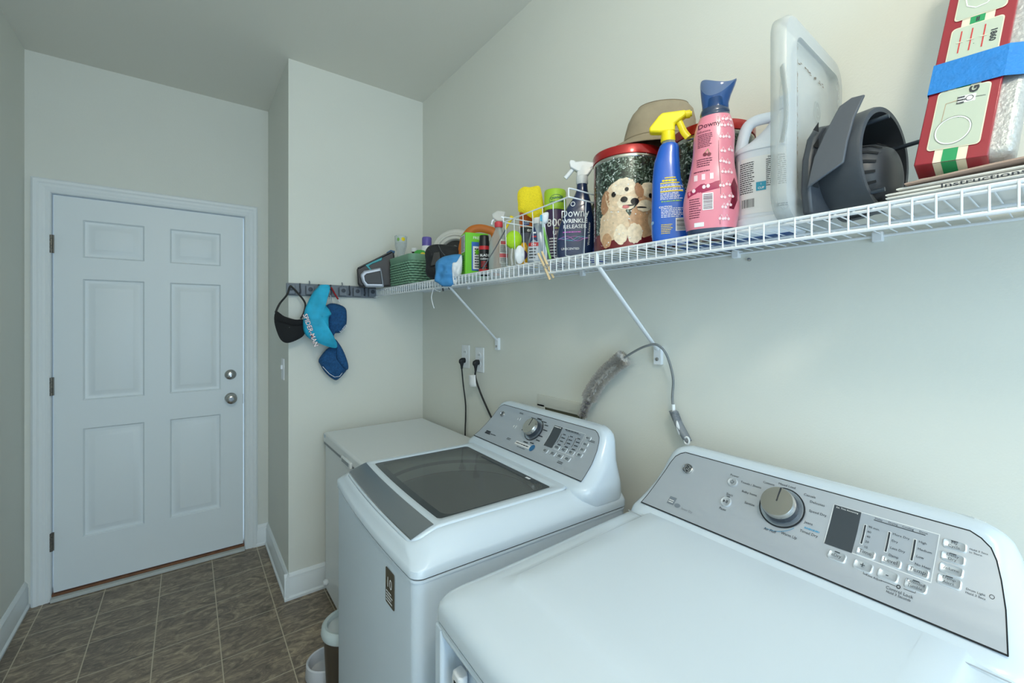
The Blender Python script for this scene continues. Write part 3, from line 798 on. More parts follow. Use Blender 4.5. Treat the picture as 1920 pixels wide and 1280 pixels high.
# ------------------------------------------------------------------ wire shelf
SZ = 1.600; SX = .85; Y0 = -1.0; Y1 = 2.42
sh = thing('wire_shelf', 'long white vinyl-coated wire shelf along the wall above the machines', 'shelf', (1.0, .8, SZ))
def rel(p): return (p[0] - 1.0, p[1] - .8, p[2] - SZ)
def rod(mb, a, b, r, seg=8): mb.tube([rel(a), rel(b)], r, WIRE, seg)
m = MB()
rod(m, (SX - .001, Y0, SZ - .0), (SX - .001, Y1, SZ - .0), .0032)
rod(m, (SX - .001, Y0, SZ - .036), (SX - .001, Y1, SZ - .036), .0034)
n = int((Y1 - Y0) / .0254)
for i in range(n + 1):
    y = Y0 + .01 + i * .0254
    if y < Y1: rod(m, (SX - .003, y, SZ + .002), (SX - .003, y, SZ - .037), .0015, 6)
m.build('front_lip', sh)
m = MB()
for i in range(n + 1):
    y = Y0 + .01 + i * .0254
    if y < Y1: rod(m, (SX - .002, y, SZ + .0015), (XR - .008, y, SZ + .0015), .0012, 6)
for x in (SX + .02, 1.0, XR - .008): rod(m, (x, Y0, SZ - .0025), (x, Y1, SZ - .0025), .0028)
m.build('deck', sh)
def brace(y, dy):
    m = MB(); a = Vector((SX + .004, y, SZ - .03)); b = Vector((XR - .012, y + dy, 1.335))
    m.tube([rel(a + Vector((-.002, 0, .028))), rel(a), rel(a + (b - a) * .5), rel(b)], .0078, WIRE, 10, ry=.004)
    m.box(XR - 1.0 - .014, XR - 1.0 - .0005, y + dy - .8 - .012, y + dy - .8 + .012, 1.29 - SZ, 1.345 - SZ, WIRE)
    o = m.build('wall_brace', sh, smooth=50)
    MB().lathe([(.006, 0), (.005, .003), (.001, .004)], CHROME, (XR - 1.0 - .014, y + dy - .8, 1.306 - SZ), 12, Matrix.Rotation(R(-90), 4, 'Y')).build('screw', o)
brace(.768, .016); brace(1.575, .065)
for y in (.26, .55, 1.1, 1.9, 0.0):
    m = MB(); m.box(XR - 1 - .016, XR - 1, y - .8 - .009, y - .8 + .009, -.014, .007, PLW); o = m.build('wall_clip', sh, bevel=.002)
m = MB(); m.lathe([(.005, 0), (.004, .006), (.001, .007)], CHROME, (XR - 1, .52 - .8, -.02), 12, Matrix.Rotation(R(-90), 4, 'Y')); m.build('screw', sh)
for z in (SZ, SZ - .036): pass
m = MB(); m.box(SX - 1 - .006, SX - 1 + .012, Y1 - .8, Y1 - .8 + .034, -.042, .004, PLW); m.build('end_bracket', sh, bevel=.002)
DK = SZ + .0045   # top of the deck wires

# white twist ties hanging from the lip
tt = MB(); tt.tube(catmull([(SX - .008, 1.68, 1.566), (SX - .009, 1.70, 1.53), (SX - .008, 1.692, 1.50), (SX - .007, 1.68, 1.478)], 5), .0018, PLW, 8)
tt.tube(catmull([(SX - .008, 1.68, 1.566), (SX - .009, 1.655, 1.553), (SX - .01, 1.62, 1.546)], 4), .0018, PLW, 8)
tag(tt.build('twist_tie', smooth=80), 'white twist tie dangling from the shelf lip near the green basket', 'twist tie')

# ------------------------------------------------------------------ hook rack
rk = thing('broom_rack', 'long grey plastic hook rack screwed to the closet wall', 'rack', (.63, 2.455, 1.60))
GRP = mat('rack_grey', (116, 124, 134), .45); GRD = mat('rack_dark', (60, 66, 76), .5)
MB().box(-.232, .228, -.018, 0, -.045, .018, GRP).build('rail', rk, bevel=.003)
for x in (-.215, -.125, .04, .115, .20):
    o = MB(); o.box(x - .02, x + .02, -.045, -.018, -.04, .008, GRP); o.build('clamp', rk, bevel=.004)
    q = MB(); q.lathe([(.011, -.0), (.011, .004), (.001, .005)], GRD, (x, -.045, -.012), 16, FX); q.build('roller', rk)
for x in (-.17, -.08, -.02, .078, .16):
    q = MB(); q.tube([(x, -.018, -.03), (x, -.032, -.034), (x, -.036, -.02), (x, -.026, -.005), (x, -.022, .018)], .0035, GRD, 8); q.build('hook', rk, smooth=70)
for x in (-.125, .04): 
    q = MB(); q.tube([(x, -.02, .0), (x, -.026, .026), (x, -.018, .032)], .003, GRP, 8); q.build('hook', rk, smooth=70)

# ---- things hanging on the rack
def hang(name, label, cat, x, y, rot): return thing(name, label, cat, (x, y, 1.6), rot)
def sh_(pts, dz=1.6): return [(a, b - dz) for a, b in pts]
VB = mat('black_mesh_fabric', (27, 29, 32), .9, bump=.6, bscale=900)
v = hang('sun_visor', 'black fabric sun visor hanging by its strap at the corner end of the rack', 'visor', .42, 2.37, -8)
m = MB(); puff(m, sh_([(-.086, 1.431), (-.077, 1.472), (-.043, 1.448), (.008, 1.431), (.043, 1.431), (.055, 1.396), (.045, 1.352), (.008, 1.326), (-.031, 1.315), (-.058, 1.332), (-.077, 1.38)]), .016, VB, 0, .004, 2); m.build('brim', v, smooth=70)
m = MB(); puff(m, sh_([(-.086, 1.431), (-.077, 1.472), (-.043, 1.448), (.008, 1.431), (.043, 1.431), (.05, 1.405), (.01, 1.395), (-.03, 1.405), (-.07, 1.42)]), .022, mat('black_band', (20, 21, 24), .9, bump=.3, bscale=500), -.004, .003, 5); m.build('band', v, smooth=70)
m = MB()
m.tube(catmull([(-.080, 0, -.135), (-.062, .01, -.091), (-.030, .03, -.045), (-.016, .036, -.002), (-.006, .036, -.006), (.015, .028, -.03), (.051, .012, -.085), (.045, 0, -.133), (.030, -.002, -.165)], 5), .0065, BLACK, 8, ry=.0045)
m.build('strap', v, smooth=70)
BT = mat('turquoise_fabric', (36, 176, 216), .7, var=.25, vscale=14, bump=.25, bscale=60)
b = hang('drawstring_bag', 'turquoise swim bag with white and red lettering hanging from the rack', 'bag', .50, 2.335, -8)
SW = sh_([(.037, 1.607), (.079, 1.606), (.075, 1.568), (.054, 1.522), (.087, 1.464), (.075, 1.441), (.079, 1.377), (.113, 1.313), (.111, 1.286), (.075, 1.291), (.021, 1.315), (-.024, 1.343), (-.042, 1.378), (-.044, 1.431), (-.032, 1.493), (-.003, 1.561), (.021, 1.593)])
m = MB(); puff(m, SW, .030, BT, 0, .013, 9, fs=18, rings=12); m.build('body', b, smooth=70)
m = MB(); RED = mat('red_print', (176, 36, 52), .6)
PS = lambda u, v_, o: (u, -.040 - o, v_)
m.text(PS, 'SPIDER-MAN', -.012, -.222, .030, RED, 0, rot=R(-72), bold=.03); m.text(PS, 'SPIDER-MAN', -.012, -.222, .030, WHT, .001, rot=R(-72))
m.build('lettering', b)
NV = mat('navy_heather', (22, 78, 128), .85, var=.25, vscale=120, bump=.3, bscale=80)
b = hang('cloth_hat', 'dark blue cloth hat with folded brim hanging highest on the right of the rack', 'hat', .62, 2.405, -5)
m = MB(); puff(m, sh_([(-.038, 1.505), (.001, 1.518), (.054, 1.498), (.065, 1.46), (.06, 1.395), (.031, 1.362), (.005, 1.358), (-.012, 1.33), (-.034, 1.377), (-.042, 1.446)]), .034, NV, 0, .017, 4, fs=20, rings=12); m.build('crown', b, smooth=70)
m = MB(); m.text(lambda u, v_, o: (u, -.032 - o, v_), 'huppy', .040, -.215, .020, WHT, .001, rot=R(55)); m.build('stitched_mark', b)
MB().tube([(-.012, .0, -.09), (-.014, .022, -.03), (-.018, .028, .0)], .0015, WHT, 6).build('hanging_loop', b)
b = hang('cloth_hat', 'dark blue cloth hat hanging lowest, under the other hat', 'hat', .62, 2.392, -5)
m = MB(); puff(m, sh_([(-.004, 1.331), (.017, 1.312), (.048, 1.255), (.066, 1.194), (.061, 1.161), (.017, 1.113), (-.009, 1.117), (-.047, 1.154), (-.068, 1.192), (-.078, 1.224), (-.039, 1.277), (-.013, 1.294)]), .036, NV, 0, .019, 11, fs=20, rings=12); m.build('crown', b, smooth=70)
m = MB(); puff(m, sh_([(-.004, 1.326), (.022, 1.296), (.046, 1.245), (.062, 1.190), (.056, 1.165), (.026, 1.19), (.004, 1.225), (.0, 1.27)]), .014, NV, -.036, .006, 5, fs=22); m.build('folded_brim', b, smooth=70)
m = MB(); m.tube([(-.062, -.020, -.412), (-.03, -.024, -.452), (-.004, -.026, -.47), (.02, -.026, -.468), (.05, -.02, -.43)], .0014, WHT, 6); m.build('brim_piping', b)
MB().tube([(-.004, 0, -.275), (-.004, .02, -.22), (-.012, .03, -.05), (-.018, .03, .0)], .0016, mat('navy_cord', (20, 60, 100), .8), 6).build('hanging_loop', b)
r_ = MB(); 
r_.tube([(.606, 2.405, 1.602), (.622, 2.402, 1.57), (.640, 2.4, 1.54)], .0075, mat('red_cloth', (170, 30, 40), .8, var=.2, vscale=60), 8, ry=.004)
r_.tube([(.640, 2.4, 1.54), (.646, 2.4, 1.527)], .007, WHT, 8, ry=.004)
tag(r_.build('red_strap', smooth=70), 'short red strap with a white tip hanging beside the turquoise bag', 'strap')

# ------------------------------------------------------------------ flexible dryer brush on the brace
fb = thing('duct_brush', 'long flexible grey bristle brush draped over the shelf brace foot', 'brush', (1.11, .79, 1.335))
def pr(x, y, z): return (x - 1.11, y - .79, z - 1.335)
pth = catmull([pr(1.12, 1.075, 1.085), pr(1.115, 1.05, 1.13), pr(1.112, 1.02, 1.18), pr(1.112, .975, 1.235), pr(1.112, .92, 1.28), pr(1.112, .885, 1.305)], 6)
rod2 = catmull([pr(1.112, .885, 1.305), pr(1.105, .83, 1.333), pr(1.10, .79, 1.348), pr(1.105, .76, 1.352), pr(1.115, .735, 1.325), pr(1.125, .72, 1.26), pr(1.13, .725, 1.2), pr(1.13, .722, 1.165)], 6)
MB().tube(rod2, .0036, mat('coiled_wire', (150, 155, 158), .4, .6, bump=.8, bscale=700), 8).build('rod', fb, smooth=80)
BR = mat('grey_bristle', (196, 192, 186), .9, var=.2, vscale=200)
m = MB(); rg = random.Random(4)
for i in range(len(pth) - 1):
    a = Vector(pth[i]); b_ = Vector(pth[i + 1]); t = (b_ - a).normalized(); x = t.cross(Vector((1, 0, 0))).normalized(); y = t.cross(x)
    frac = i / (len(pth) - 1)
    L = .017 if frac < .3 else .028
    for k in range(170):
        q = a + (b_ - a) * rg.random(); an = rg.random() * 2 * PI; dd = (x * math.cos(an) + y * math.sin(an))
        if (q + dd * L).x > .04: dd.x = -abs(dd.x)
        e = q + dd * L * (.85 + .2 * rg.random()) + t * .004 * (rg.random() - .5); s_ = t * .0010
        m.add([tuple(q - s_), tuple(q + s_), tuple(e + s_), tuple(e - s_)], [(0, 1, 2, 3)], BR)
tag(m.build('bristles', fb), kind='stuff')
m = MB(); m.tube(pth, lambda k: .008 if k < .3 else .016, BR, 10); m.build('core', fb, smooth=80)
m = MB()
for i in range(5): m.lathe([(.012, 0), (.014, .003), (.012, .006)], mat('tangled_grey', (92, 88, 96), .6), pth[i * 2 + 1], 14, Vector((0, -.5, 1)).to_track_quat('Z', 'Y').to_matrix().to_4x4())
m.build('end_coils', fb)
GRIP = mat('grip_grey', (126, 132, 138), .5)
m = MB(); hp = [Vector(pr(1.128, .720, 1.160)), Vector(pr(1.127, .706, 1.132)), Vector(pr(1.126, .688, 1.105)), Vector(pr(1.124, .671, 1.083))]
m.tube([tuple(hp[0] + Vector((0, .001, .02))), tuple(hp[0])], .005, PLW, 12)
m.tube(catmull([tuple(p) for p in hp], 5), lambda t: .009 + .005 * math.sin(t * PI * .9), GRIP, 14, ry=.010)
g = m.build('handle', fb, smooth=60)
m = MB()
for k in range(7): m.tube([tuple(hp[0] + (hp[1] - hp[0]) * (.05 + .13 * k) + Vector((.0, .0125 * math.cos(a), 0)) + Vector((.0115 * math.sin(a), 0, 0))) for a in [2 * PI * q / 16 for q in range(16)]], .0012, GRIP, 5, closed=True)
m.build('grip_rings', g)
m = MB(); c0 = (hp[1] + hp[2]) / 2
m.loft([[tuple(c0 + Vector((-.012 - .001 * k2, .005 * r2 * math.cos(a) - .012 * r2 * math.sin(a) * .0 + .004 * math.sin(a),   .020 * r2 * math.sin(a)))) for a in [2 * PI * q / 20 for q in range(20)]] for k2, r2 in ((0, 1), (1.5, .8), (1.6, .05))], PLW)
m.build('grip_inlay', g)
m = MB(); m.tube([tuple(hp[3] + Vector((-.008, .007 * math.cos(a), .010 * math.sin(a) + .004))) for a in [2 * PI * q / 18 for q in range(18)]], .003, PLW, 8, closed=True); m.build('hang_eye', g, smooth=70)

# ------------------------------------------------------------------ things on the shelf, far end to near end
def item(name, label, cat, x, y, fa, z=DK, group=None, rx=0, ry=0):
    return thing(name, label, cat, (x, y, z), fa - 90, group, rx, ry)

# handheld vacuum behind the green basket
v = item('handheld_vacuum', 'black handheld vacuum with teal trim and silver-edged dust cup, poking past the shelf end', 'vacuum', .85, 2.33, 72)
VK = mat('vacuum_black', (58, 56, 58), .5, bump=.03); TEAL = mat('teal_plastic', (10, 150, 160), .4); SIL = mat('vac_silver', (178, 184, 196), .35, .2)
YF = lambda u, v_, w_: (u, w_, v_)
MB().prism([(-.128, .101), (.053, .201), (.067, .191), (.082, .012), (-.109, .002), (-.123, .021)], -.03, .055, VK, YF).build('body', v, bevel=.012)
MB().prism([(-.086, .122), (.003, .166), (.001, .150), (-.049, .128), (-.066, .116), (-.050, .094), (-.060, .092)], -.034, -.028, TEAL, YF).build('trim', v, bevel=.002)
MB().prism([(-.125, .104), (.05, .203), (.056, .196), (-.118, .098)], -.035, .06, BLACK, YF).build('top_ridge', v, bevel=.003)
m = MB(); m.tube([(.03, -.01, .19), (.05, -.01, .205), (.07, -.01, .2)], .008, mat('vac_blue', (70, 110, 150), .4), 8); m.build('release_button', v)
o = MB().prism([(-.11, .063), (-.09, .085), (-.005, .106), (.012, .001), (-.082, .0), (-.1, .028)], -.075, -.030, SIL, YF).build('dust_cup', v, bevel=.008)
MB().prism([(-.09, .058), (-.078, .070), (-.008, .088), (.002, .016), (-.072, .015), (-.086, .032)], -.078, -.07, mat('smoked_window', (34, 38, 44), .45), YF).build('window', o, bevel=.003)

# green woven basket
bk = thing('woven_basket', 'sage green woven plastic basket full of small bottles', 'basket', (.965, 2.125, DK))
GB = mat('sage_green', (122, 164, 138), .5, var=.06)
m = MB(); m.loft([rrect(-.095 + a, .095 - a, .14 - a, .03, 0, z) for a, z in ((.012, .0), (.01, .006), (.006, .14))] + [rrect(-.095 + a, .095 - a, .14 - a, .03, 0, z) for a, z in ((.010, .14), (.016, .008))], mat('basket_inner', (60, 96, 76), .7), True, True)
m.build('liner', bk, smooth=50)
m = MB(); 
for k in range(9):
    z = .012 + k * .0125
    ring = rrect(-.095, .095, .14, .03, 0, z); pts = []; acc = 0
    cum = [0]
    for p, p2 in zip(ring, ring[1:] + ring[:1]): cum.append(cum[-1] + math.hypot(p2[0] - p[0], p2[1] - p[1]))
    N = 132; j = 0
    for i in range(N):
        d_ = cum[-1] * i / N
        while cum[j + 1] < d_: j += 1
        q_ = (d_ - cum[j]) / max(1e-9, cum[j + 1] - cum[j]); p, p2 = ring[j], ring[(j + 1) % len(ring)]
        x_, y_ = p[0] + (p2[0] - p[0]) * q_, p[1] + (p2[1] - p[1]) * q_
        nn = Vector((x_, y_, 0)).normalized(); off = .0048 * math.cos(2 * PI * i / 4 + k * PI) + .001 - .005 * (1 - k / 9)
        pts.append((x_ + nn.x * off, y_ + nn.y * off, z))
    m.tube(pts, .0038, GB, 6, closed=True, ry=.0056)
m.build('weave', bk, smooth=80)
m = MB(); m.loft([rrect(-.095 - a, .095 + a, .14 + a, .032, 0, z) for a, z in ((.000, .118), (.003, .122), (.004, .136), (.006, .141), (.006, .151), (.001, .153), (-.006, .15), (-.008, .12))], GB, False, False); m.build('rim', bk, smooth=50)
def in_basket(name, label, cat, x, y): return item(name, label, cat, x, y, 65, DK + .013)
t = in_basket('clear_bottle', 'clear tapered plastic tumbler with a yellow mark, tallest in the green basket', 'tumbler', .915, 2.215)
CLR = mat('clear_plastic', (226, 232, 234), .12, alpha=.22)
Bc = Body([(.0, .020, .020, 2), (.15, .020, .020, 2), (.19, .026, .026, 2), (.21, .031, .031, 2), (.262, .033, .033, 2)])
m = MB(); Bc.mesh(m, CLR, cap1=False); m.build('body', t)
m = MB(); m.rect(Bc.wrap, -.03, .034, .225, .258, mat('pale_label', (190, 200, 196), .5), .001, 10, 2); m.disc(Bc.wrap, .013, .242, .010, .010, mat('yellow_print', (240, 214, 20), .5), .0015); m.disc(Bc.wrap, -.012, .240, .007, .009, mat('green_print', (130, 180, 90), .5), .0015); m.build('label', t)
t = in_basket('small_bottle', 'small dark brown bottle with a white cap in the green basket', 'bottle', .985, 2.20)
MB().lathe([(.001, 0), (.024, 0), (.026, .01), (.026, .13), (.020, .165), (.012, .178), (.012, .185)], mat('brown_glass', (52, 34, 30), .15, coat=.5), seg=32).build('body', t)
MB().lathe([(.0165, .182), (.017, .2), (.015, .203), (.001, .204)], WHT, seg=28, cap0=True).build('cap', t)
t = in_basket('spray_can', 'white can with a purple cap in the green basket', 'spray can', .985, 2.045)
MB().lathe([(.001, 0), (.028, 0), (.028, .185), (.024, .194)], WHT, seg=36).build('body', t)
MB().lathe([(.0245, .192), (.0245, .232), (.022, .238), (.001, .24)], mat('purple_cap', (104, 92, 176), .4), seg=36).build('cap', t)
t = in_basket('snack_pouch', 'small green and yellow pouch peeking over the green basket rim', 'pouch', .945, 2.035)
m = MB(); puff(m, [(-.03, .0), (.03, .0), (.034, .08), (.03, .158), (-.028, .16), (-.034, .08)], .010, mat('pouch_green', (66, 168, 70), .4), 0, .002, 3); m.build('body', t, smooth=70)
m = MB(); m.disc(lambda u, v_, o: (u, -.010 - o, v_), .012, .146, .012, .009, mat('yellow_print', (240, 214, 20), .5), .001); m.build('label', t)

# white round ring-shaped thing behind the bag
t = item('plastic_ring', 'round white plastic ring with dark centre standing behind the black case', 'plastic ring', 1.045, 1.865, 57)
OW = mat('off_white_plastic', (206, 206, 200), .4); m = MB()
X_ = Matrix.Rotation(R(90), 4, 'X') @ Matrix.Rotation(R(-10), 4, 'Y')
m.lathe([(.10, -.02), (.123, -.015), (.127, .01), (.12, .02), (.108, .022), (.104, .03), (.094, .032), (.09, .026), (.078, .028), (.072, .02), (.07, .0)], OW, (0.01, 0, .142), 56, X_, cap0=False, cap1=False); m.build('ring', t, smooth=35)
m = MB(); m.lathe([(.001, .004), (.072, .006), (.072, 0.0), (.001, -.01)], BLACK, (.01, 0, .142), 48, X_); m.build('centre_disc', t)
m = MB(); m.lathe([(.11, -.045), (.124, -.04), (.124, -.02), (.1, -.02)], mat('grey_rubber', (112, 114, 112), .6), (0.01, .0, .142), 56, X_); m.build('back_rim', t)
m = MB(); puff(m, [(-.03, .15), (.0, .19), (.02, .18), (.04, .16), (.03, .12), (-.02, .12)], .008, mat('grey_sponge', (120, 124, 122), .8), -.008, .003, 1); m.build('insert', t, smooth=60)

# black zip bag
t = item('zip_case', 'black soft zip case standing right of the green basket', 'case', .925, 1.75, 56)
BF = mat('black_nylon', (30, 32, 36), .7, bump=.4, bscale=300)
m = MB(); puff(m, [(-.083, .128), (-.065, .158), (-.026, .167), (.034, .163), (.071, .153), (.089, .129), (.082, .047), (.05, .006), (-.02, .004), (-.056, .010), (-.080, .035), (-.079, .08)], .040, BF, 0, .012, 8, fs=22, rings=12); m.build('body', t, smooth=70)
m = MB(); m.tube(catmull([(-.074, -.016, .11), (-.06, -.028, .138), (-.03, -.034, .10), (-.022, -.040, .05), (-.018, -.034, .015)], 5), .0018, mat('zip_grey', (88, 92, 98), .5, .4), 6)
m.tube(catmull([(-.02, -.02, .158), (-.006, -.036, .13), (.012, -.041, .11)], 5), .0022, MATS['zip_grey'], 6); m.build('zipper', t, smooth=80)
m = MB(); m.prism([(-.055, .06), (-.04, .125), (-.01, .128), (-.004, .07)], -.045, -.036, BLACK, YF); m.build('pocket', t, bevel=.004)
m = MB()
for dx, e in ((.0, -.052), (.022, -.044), (.03, -.05)):
    m.tube(catmull([(-.01 + dx * .5, -.046, .02), (.005 + dx, -.078, .006), (.004 + dx, -.088, -.02), (.008 + dx * 1.3, -.086, e)], 4), .0035, BLACK, 6, ry=.0016)
m.build('straps', t, smooth=80)

# blue and white cloth over the lip
t = item('folded_cloth', 'blue and white crumpled cloth draped over the shelf lip below the black case', 'cloth', .878, 1.575, 52)
BC = mat('denim_blue_cloth', (64, 132, 184), .85, var=.08, bump=.4, bscale=50); WC = mat('white_cloth', (222, 226, 230), .85, bump=.4, bscale=50)
OUT = [(-.058, .056), (-.022, .08), (.038, .086), (.042, .047), (.038, .007), (.021, -.031), (.005, -.041), (-.031, -.042), (-.053, -.027), (-.064, -.019), (-.06, .016)]
OUT = [(x * 1.06, z) for x, z in OUT]
m = MB(); puff(m, OUT, .018, BC, -.052, .024, 13, fs=34, rings=14); m.build('blue_cloth', t, smooth=75)
m = MB(); puff(m, [(.004, .046), (.024, .056), (.042, .084), (.046, .047), (.042, .007), (.022, -.034), (.009, -.03)], .017, WC, -.062, .018, 3, fs=40, rings=12); m.build('white_lining', t, smooth=75)

# orange hoop
m = MB(); m.tube(catmull([(-.078, 0, .19), (-.05, 0, .224), (-.015, 0, .234), (.024, 0, .228), (.058, 0, .208), (.07, .0, .12), (.07, 0, .02)], 6), .0065, mat('orange_brown', (196, 110, 34), .45), 8, ry=.018)
m.tube(catmull([(-.078, 0, .19), (-.09, 0, .12), (-.09, 0, .018)], 5), .0065, MATS['orange_brown'], 8, ry=.018)
t = item('wooden_hoop', 'orange-brown curved hoop rising behind the green carton', 'hoop', 1.05, 1.625, 50); m.build('hoop', t, smooth=70)

# green carton
t = item('detergent_carton', 'bright green carton with white and blue label panel beside the draped cloth', 'carton', .935, 1.50, 75)
GR = mat('lime_carton', (112, 200, 36), .45); m = MB()
m.box(-.048, .048, -.032, .032, 0, .172, GR); m.build('box', t, bevel=.0015)
F = lambda u, v_, o: (u, -.032 - o, v_)
L_ = lambda u, v_, o: (-.048 - o, -u, v_)
m = MB(); m.rect(F, -.022, .046, .02, .135, mat('blue_label', (46, 104, 190), .5), .0008, 2, 2); m.rect(F, -.017, .046, .026, .118, WHT, .0014, 2, 2)
m.text(F, 'FREE', .0, .152, .016, WHT, .001); m.greek(F, -.01, .035, .03, .112, 8, INK, .002, 5); m.disc(F, .0, .095, .008, .01, GR, .0024)
m.rect(L_, -.028, .028, .095, .165, WHT, .0008, 2, 2); m.greek(L_, -.025, .025, .098, .162, 12, INK, .0014, 6); m.greek(L_, -.022, .022, .02, .085, 7, mat('dark_green_print', (60, 140, 30), .5), .0008, 8)
m.build('label', t)

# black and red can
t = item('aerosol_can', 'slim black aerosol can with red bands between green carton and clear spray bottle', 'spray can', .915, 1.398, 57)
Bc = Body([(0, .019, .019, 2), (.003, .0205, .0205, 2), (.118, .0205, .0205, 2), (.124, .018, .018, 2), (.126, .0185, .0185, 2), (.146, .018, .018, 2), (.148, .014, .014, 2)], 3)
RD = mat('red_band', (196, 36, 44), .4)
m = MB(); Bc.mesh(m, BLACK); m.build('body', t)
m = MB(); m.rect(Bc.wrap, -.03, .03, .092, .106, RD, .0006, 14, 1); m.rect(Bc.wrap, -.03, .03, .006, .018, RD, .0006, 14, 1)
m.text(Bc.wrap, 'BLADE', .002, .070, .013, WHT, .0008, bold=.02); m.text(Bc.wrap, 'CLEANER', .002, .056, .0085, WHT, .0008, bold=.02); m.greek(Bc.wrap, -.012, .014, .024, .048, 4, RD, .0008, 7); m.build('label', t)

# clear spray bottle
t = item('clear_spray_bottle', 'clear spray bottle with red collar and white trigger left of the wire basket', 'spray bottle', .925, 1.315, 55)
CL2 = mat('clear_bottle_plastic', (214, 222, 220), .1, alpha=.30)
Bc = Body([(0, .033, .024, 2.4), (.006, .036, .026, 2.4), (.075, .0365, .026, 2.4), (.11, .033, .024, 2.4), (.145, .019, .016, 2.2), (.16, .0125, .0125, 2), (.17, .0125, .0125, 2)])
m = MB(); Bc.mesh(m, CL2); m.build('body', t)
m = MB(); m.lathe([(.014, .166), (.0155, .17), (.0155, .184), (.013, .187)], mat('red_collar', (214, 64, 78), .4), seg=28); m.build('collar', t)
m = MB(); m.loft([[(x, y * w_, z) for x, y, z in ((-.022, -.009, .2), (-.022, .009, .2), (-.026, .008, .216), (-.026, -.008, .216))] for w_ in (1,)] + [[(-.005, -.012 , .188), (-.005, .012, .188), (-.005, .012, .228), (-.005, -.012, .228)], [(.018, -.012, .188), (.018, .012, .188), (.026, .011, .224), (.026, -.011, .224)]], mat('clear_trigger', (232, 232, 230), .2, alpha=.5)); m.build('spray_head', t, bevel=.004)
m = MB(); m.tube([(-.012, 0, .202), (-.024, 0, .19), (-.026, 0, .176)], .004, PLW, 8); m.build('trigger', t, smooth=70)
m = MB(); m.tube([(.004, 0, .17), (.012, 0, .01)], .002, WHT, 6); m.build('dip_tube', t)
m = MB(); LP = mat('faded_label', (206, 208, 204), .5); m.rect(Bc.proj, .004, .033, .03, .12, LP, .0008, 6, 6); m.rect(Bc.proj, .004, .033, .052, .066, mat('faded_red', (206, 90, 96), .5), .0014, 6, 2); m.rect(Bc.proj, .008, .028, .1, .112, MATS['faded_red'], .0014, 6, 2); m.greek(Bc.proj, .006, .031, .032, .05, 4, INK, .0014, 3); m.greek(Bc.proj, .006, .031, .07, .097, 5, INK, .0014, 4); m.build('label', t)

# white wire basket
wb = thing('wire_basket', 'small white wire basket holding the scrub brush and cleaner bottles', 'basket', (.96, 1.03, DK))
def q(x, y, z): return (x - .96, y - 1.03, z - DK)
m = MB(); bx0, bx1, by0, by1 = .862, 1.09, .880, 1.197
m.tube([q(bx0, by0, 1.774), q(bx0, by1, 1.760)], .0024, WIRE, 8)
m.tube([q(bx0, by0, 1.774), q(bx1, by0, 1.774)], .0024, WIRE, 8); m.tube([q(bx0, by1, 1.760), q(bx1, by1, 1.76)], .0024, WIRE, 8)
m.tube(catmull([q(bx0, by0, 1.772), q(bx0, by0 + .001, 1.793), q(bx0 + .008, by0, 1.799), q(.95, by0, 1.798), q(bx1, by0, 1.797)], 4), .0022, WIRE, 8)
m.tube(catmull([q(bx0, by1, 1.760), q(bx0, by1, 1.774), q(bx0 + .008, by1, 1.778), q(bx1, by1, 1.778)], 4), .0022, WIRE, 8)
m.tube([q(bx1, by0, 1.797), q(bx1, by1, 1.778)], .0022, WIRE, 8)
m.build('rim', wb, smooth=70)
m = MB()
n_ = 7
for k in range(n_):
    y = by0 + .018 + (by1 - by0 - .03) * k / (n_ - 1); z = 1.774 - .014 * k / (n_ - 1)
    m.tube([q(bx0, y, z), q(bx0 + .006, y + .001, DK + .006), q(bx1 - .01, y, DK + .005), q(bx1, y, z)], .0014, WIRE, 6)
for x in (bx0 + .07, bx0 + .15):
    m.tube([q(x, by0, 1.774), q(x, by0 + .008, DK + .007), q(x, by1 - .008, DK + .007), q(x, by1, 1.76)], .0014, WIRE, 6)
m.build('basket_wires', wb, smooth=70)
ZB = DK + .0078
# lime sponge ball, stick brush, oval lid
t = item('scrub_wand', 'thin grey wand with a yellow tip leaning diagonally across the wire basket', 'wand', .845, 1.265, 48)
m = MB(); m.tube([(-.020, -.003, .002), (.024, .0, .072), (.064, .004, .146)], .0020, mat('wand_grey', (84, 88, 92), .4, .5), 8); m.build('shaft', t)
m = MB(); m.tube([(.060, .003, .140), (.074, .005, .166), (.084, .006, .186)], lambda k: .0032 + .004 * k, mat('yellow_plastic', (236, 206, 30), .4), 8); m.build('tip', t)
m = MB(); m.tube(catmull([(-.02, -.003, .002), (-.016, 0, -.002), (-.01, 0, .006), (-.018, 0, .012)], 4), .0016, mat('wire_end', (120, 90, 70), .5, .4), 6); m.build('hooked_end', t)
LM = mat('lime_sponge', (176, 226, 44), .85, bump=1.0, bscale=140)
t = item('lime_scrubber', 'round lime green scrub sponge on a white handle in the wire basket', 'scrubber', .905, 1.195, 52, ZB)
m = MB(); m.ball((0, 0, .092), .029, LM, 20, (1, .7, 1.12)); m.build('sponge', t, smooth=80)
m = MB(); m.tube([(-.004, .0, .07), (-.008, 0, .03), (-.004, 0, .003)], .008, PLW, 10, ry=.004); m.build('handle', t, smooth=60)
t = item('oval_lid', 'small white oval lid upright at the front of the wire basket', 'lid', .885, 1.135, 60, ZB)
m = MB(); m.lathe([(.001, -.003), (.014, -.003), (.016, 0), (.014, .003), (.001, .004)], PLW, (0, 0, .0315), 32, Matrix.Diagonal((1, 1, 1.95, 1)) @ FX); m.build('disc', t, smooth=50)
t = item('small_yellow_tube', 'short yellow bottle with a purple label low in the wire basket', 'bottle', .92, 1.158, 50, ZB)
Bc = Body([(0, .016, .011, 2.4), (.055, .017, .012, 2.4), (.068, .012, .009, 2.2), (.078, .007, .007, 2)])
m = MB(); Bc.mesh(m, mat('amber_yellow', (224, 170, 24), .35)); m.build('body', t)
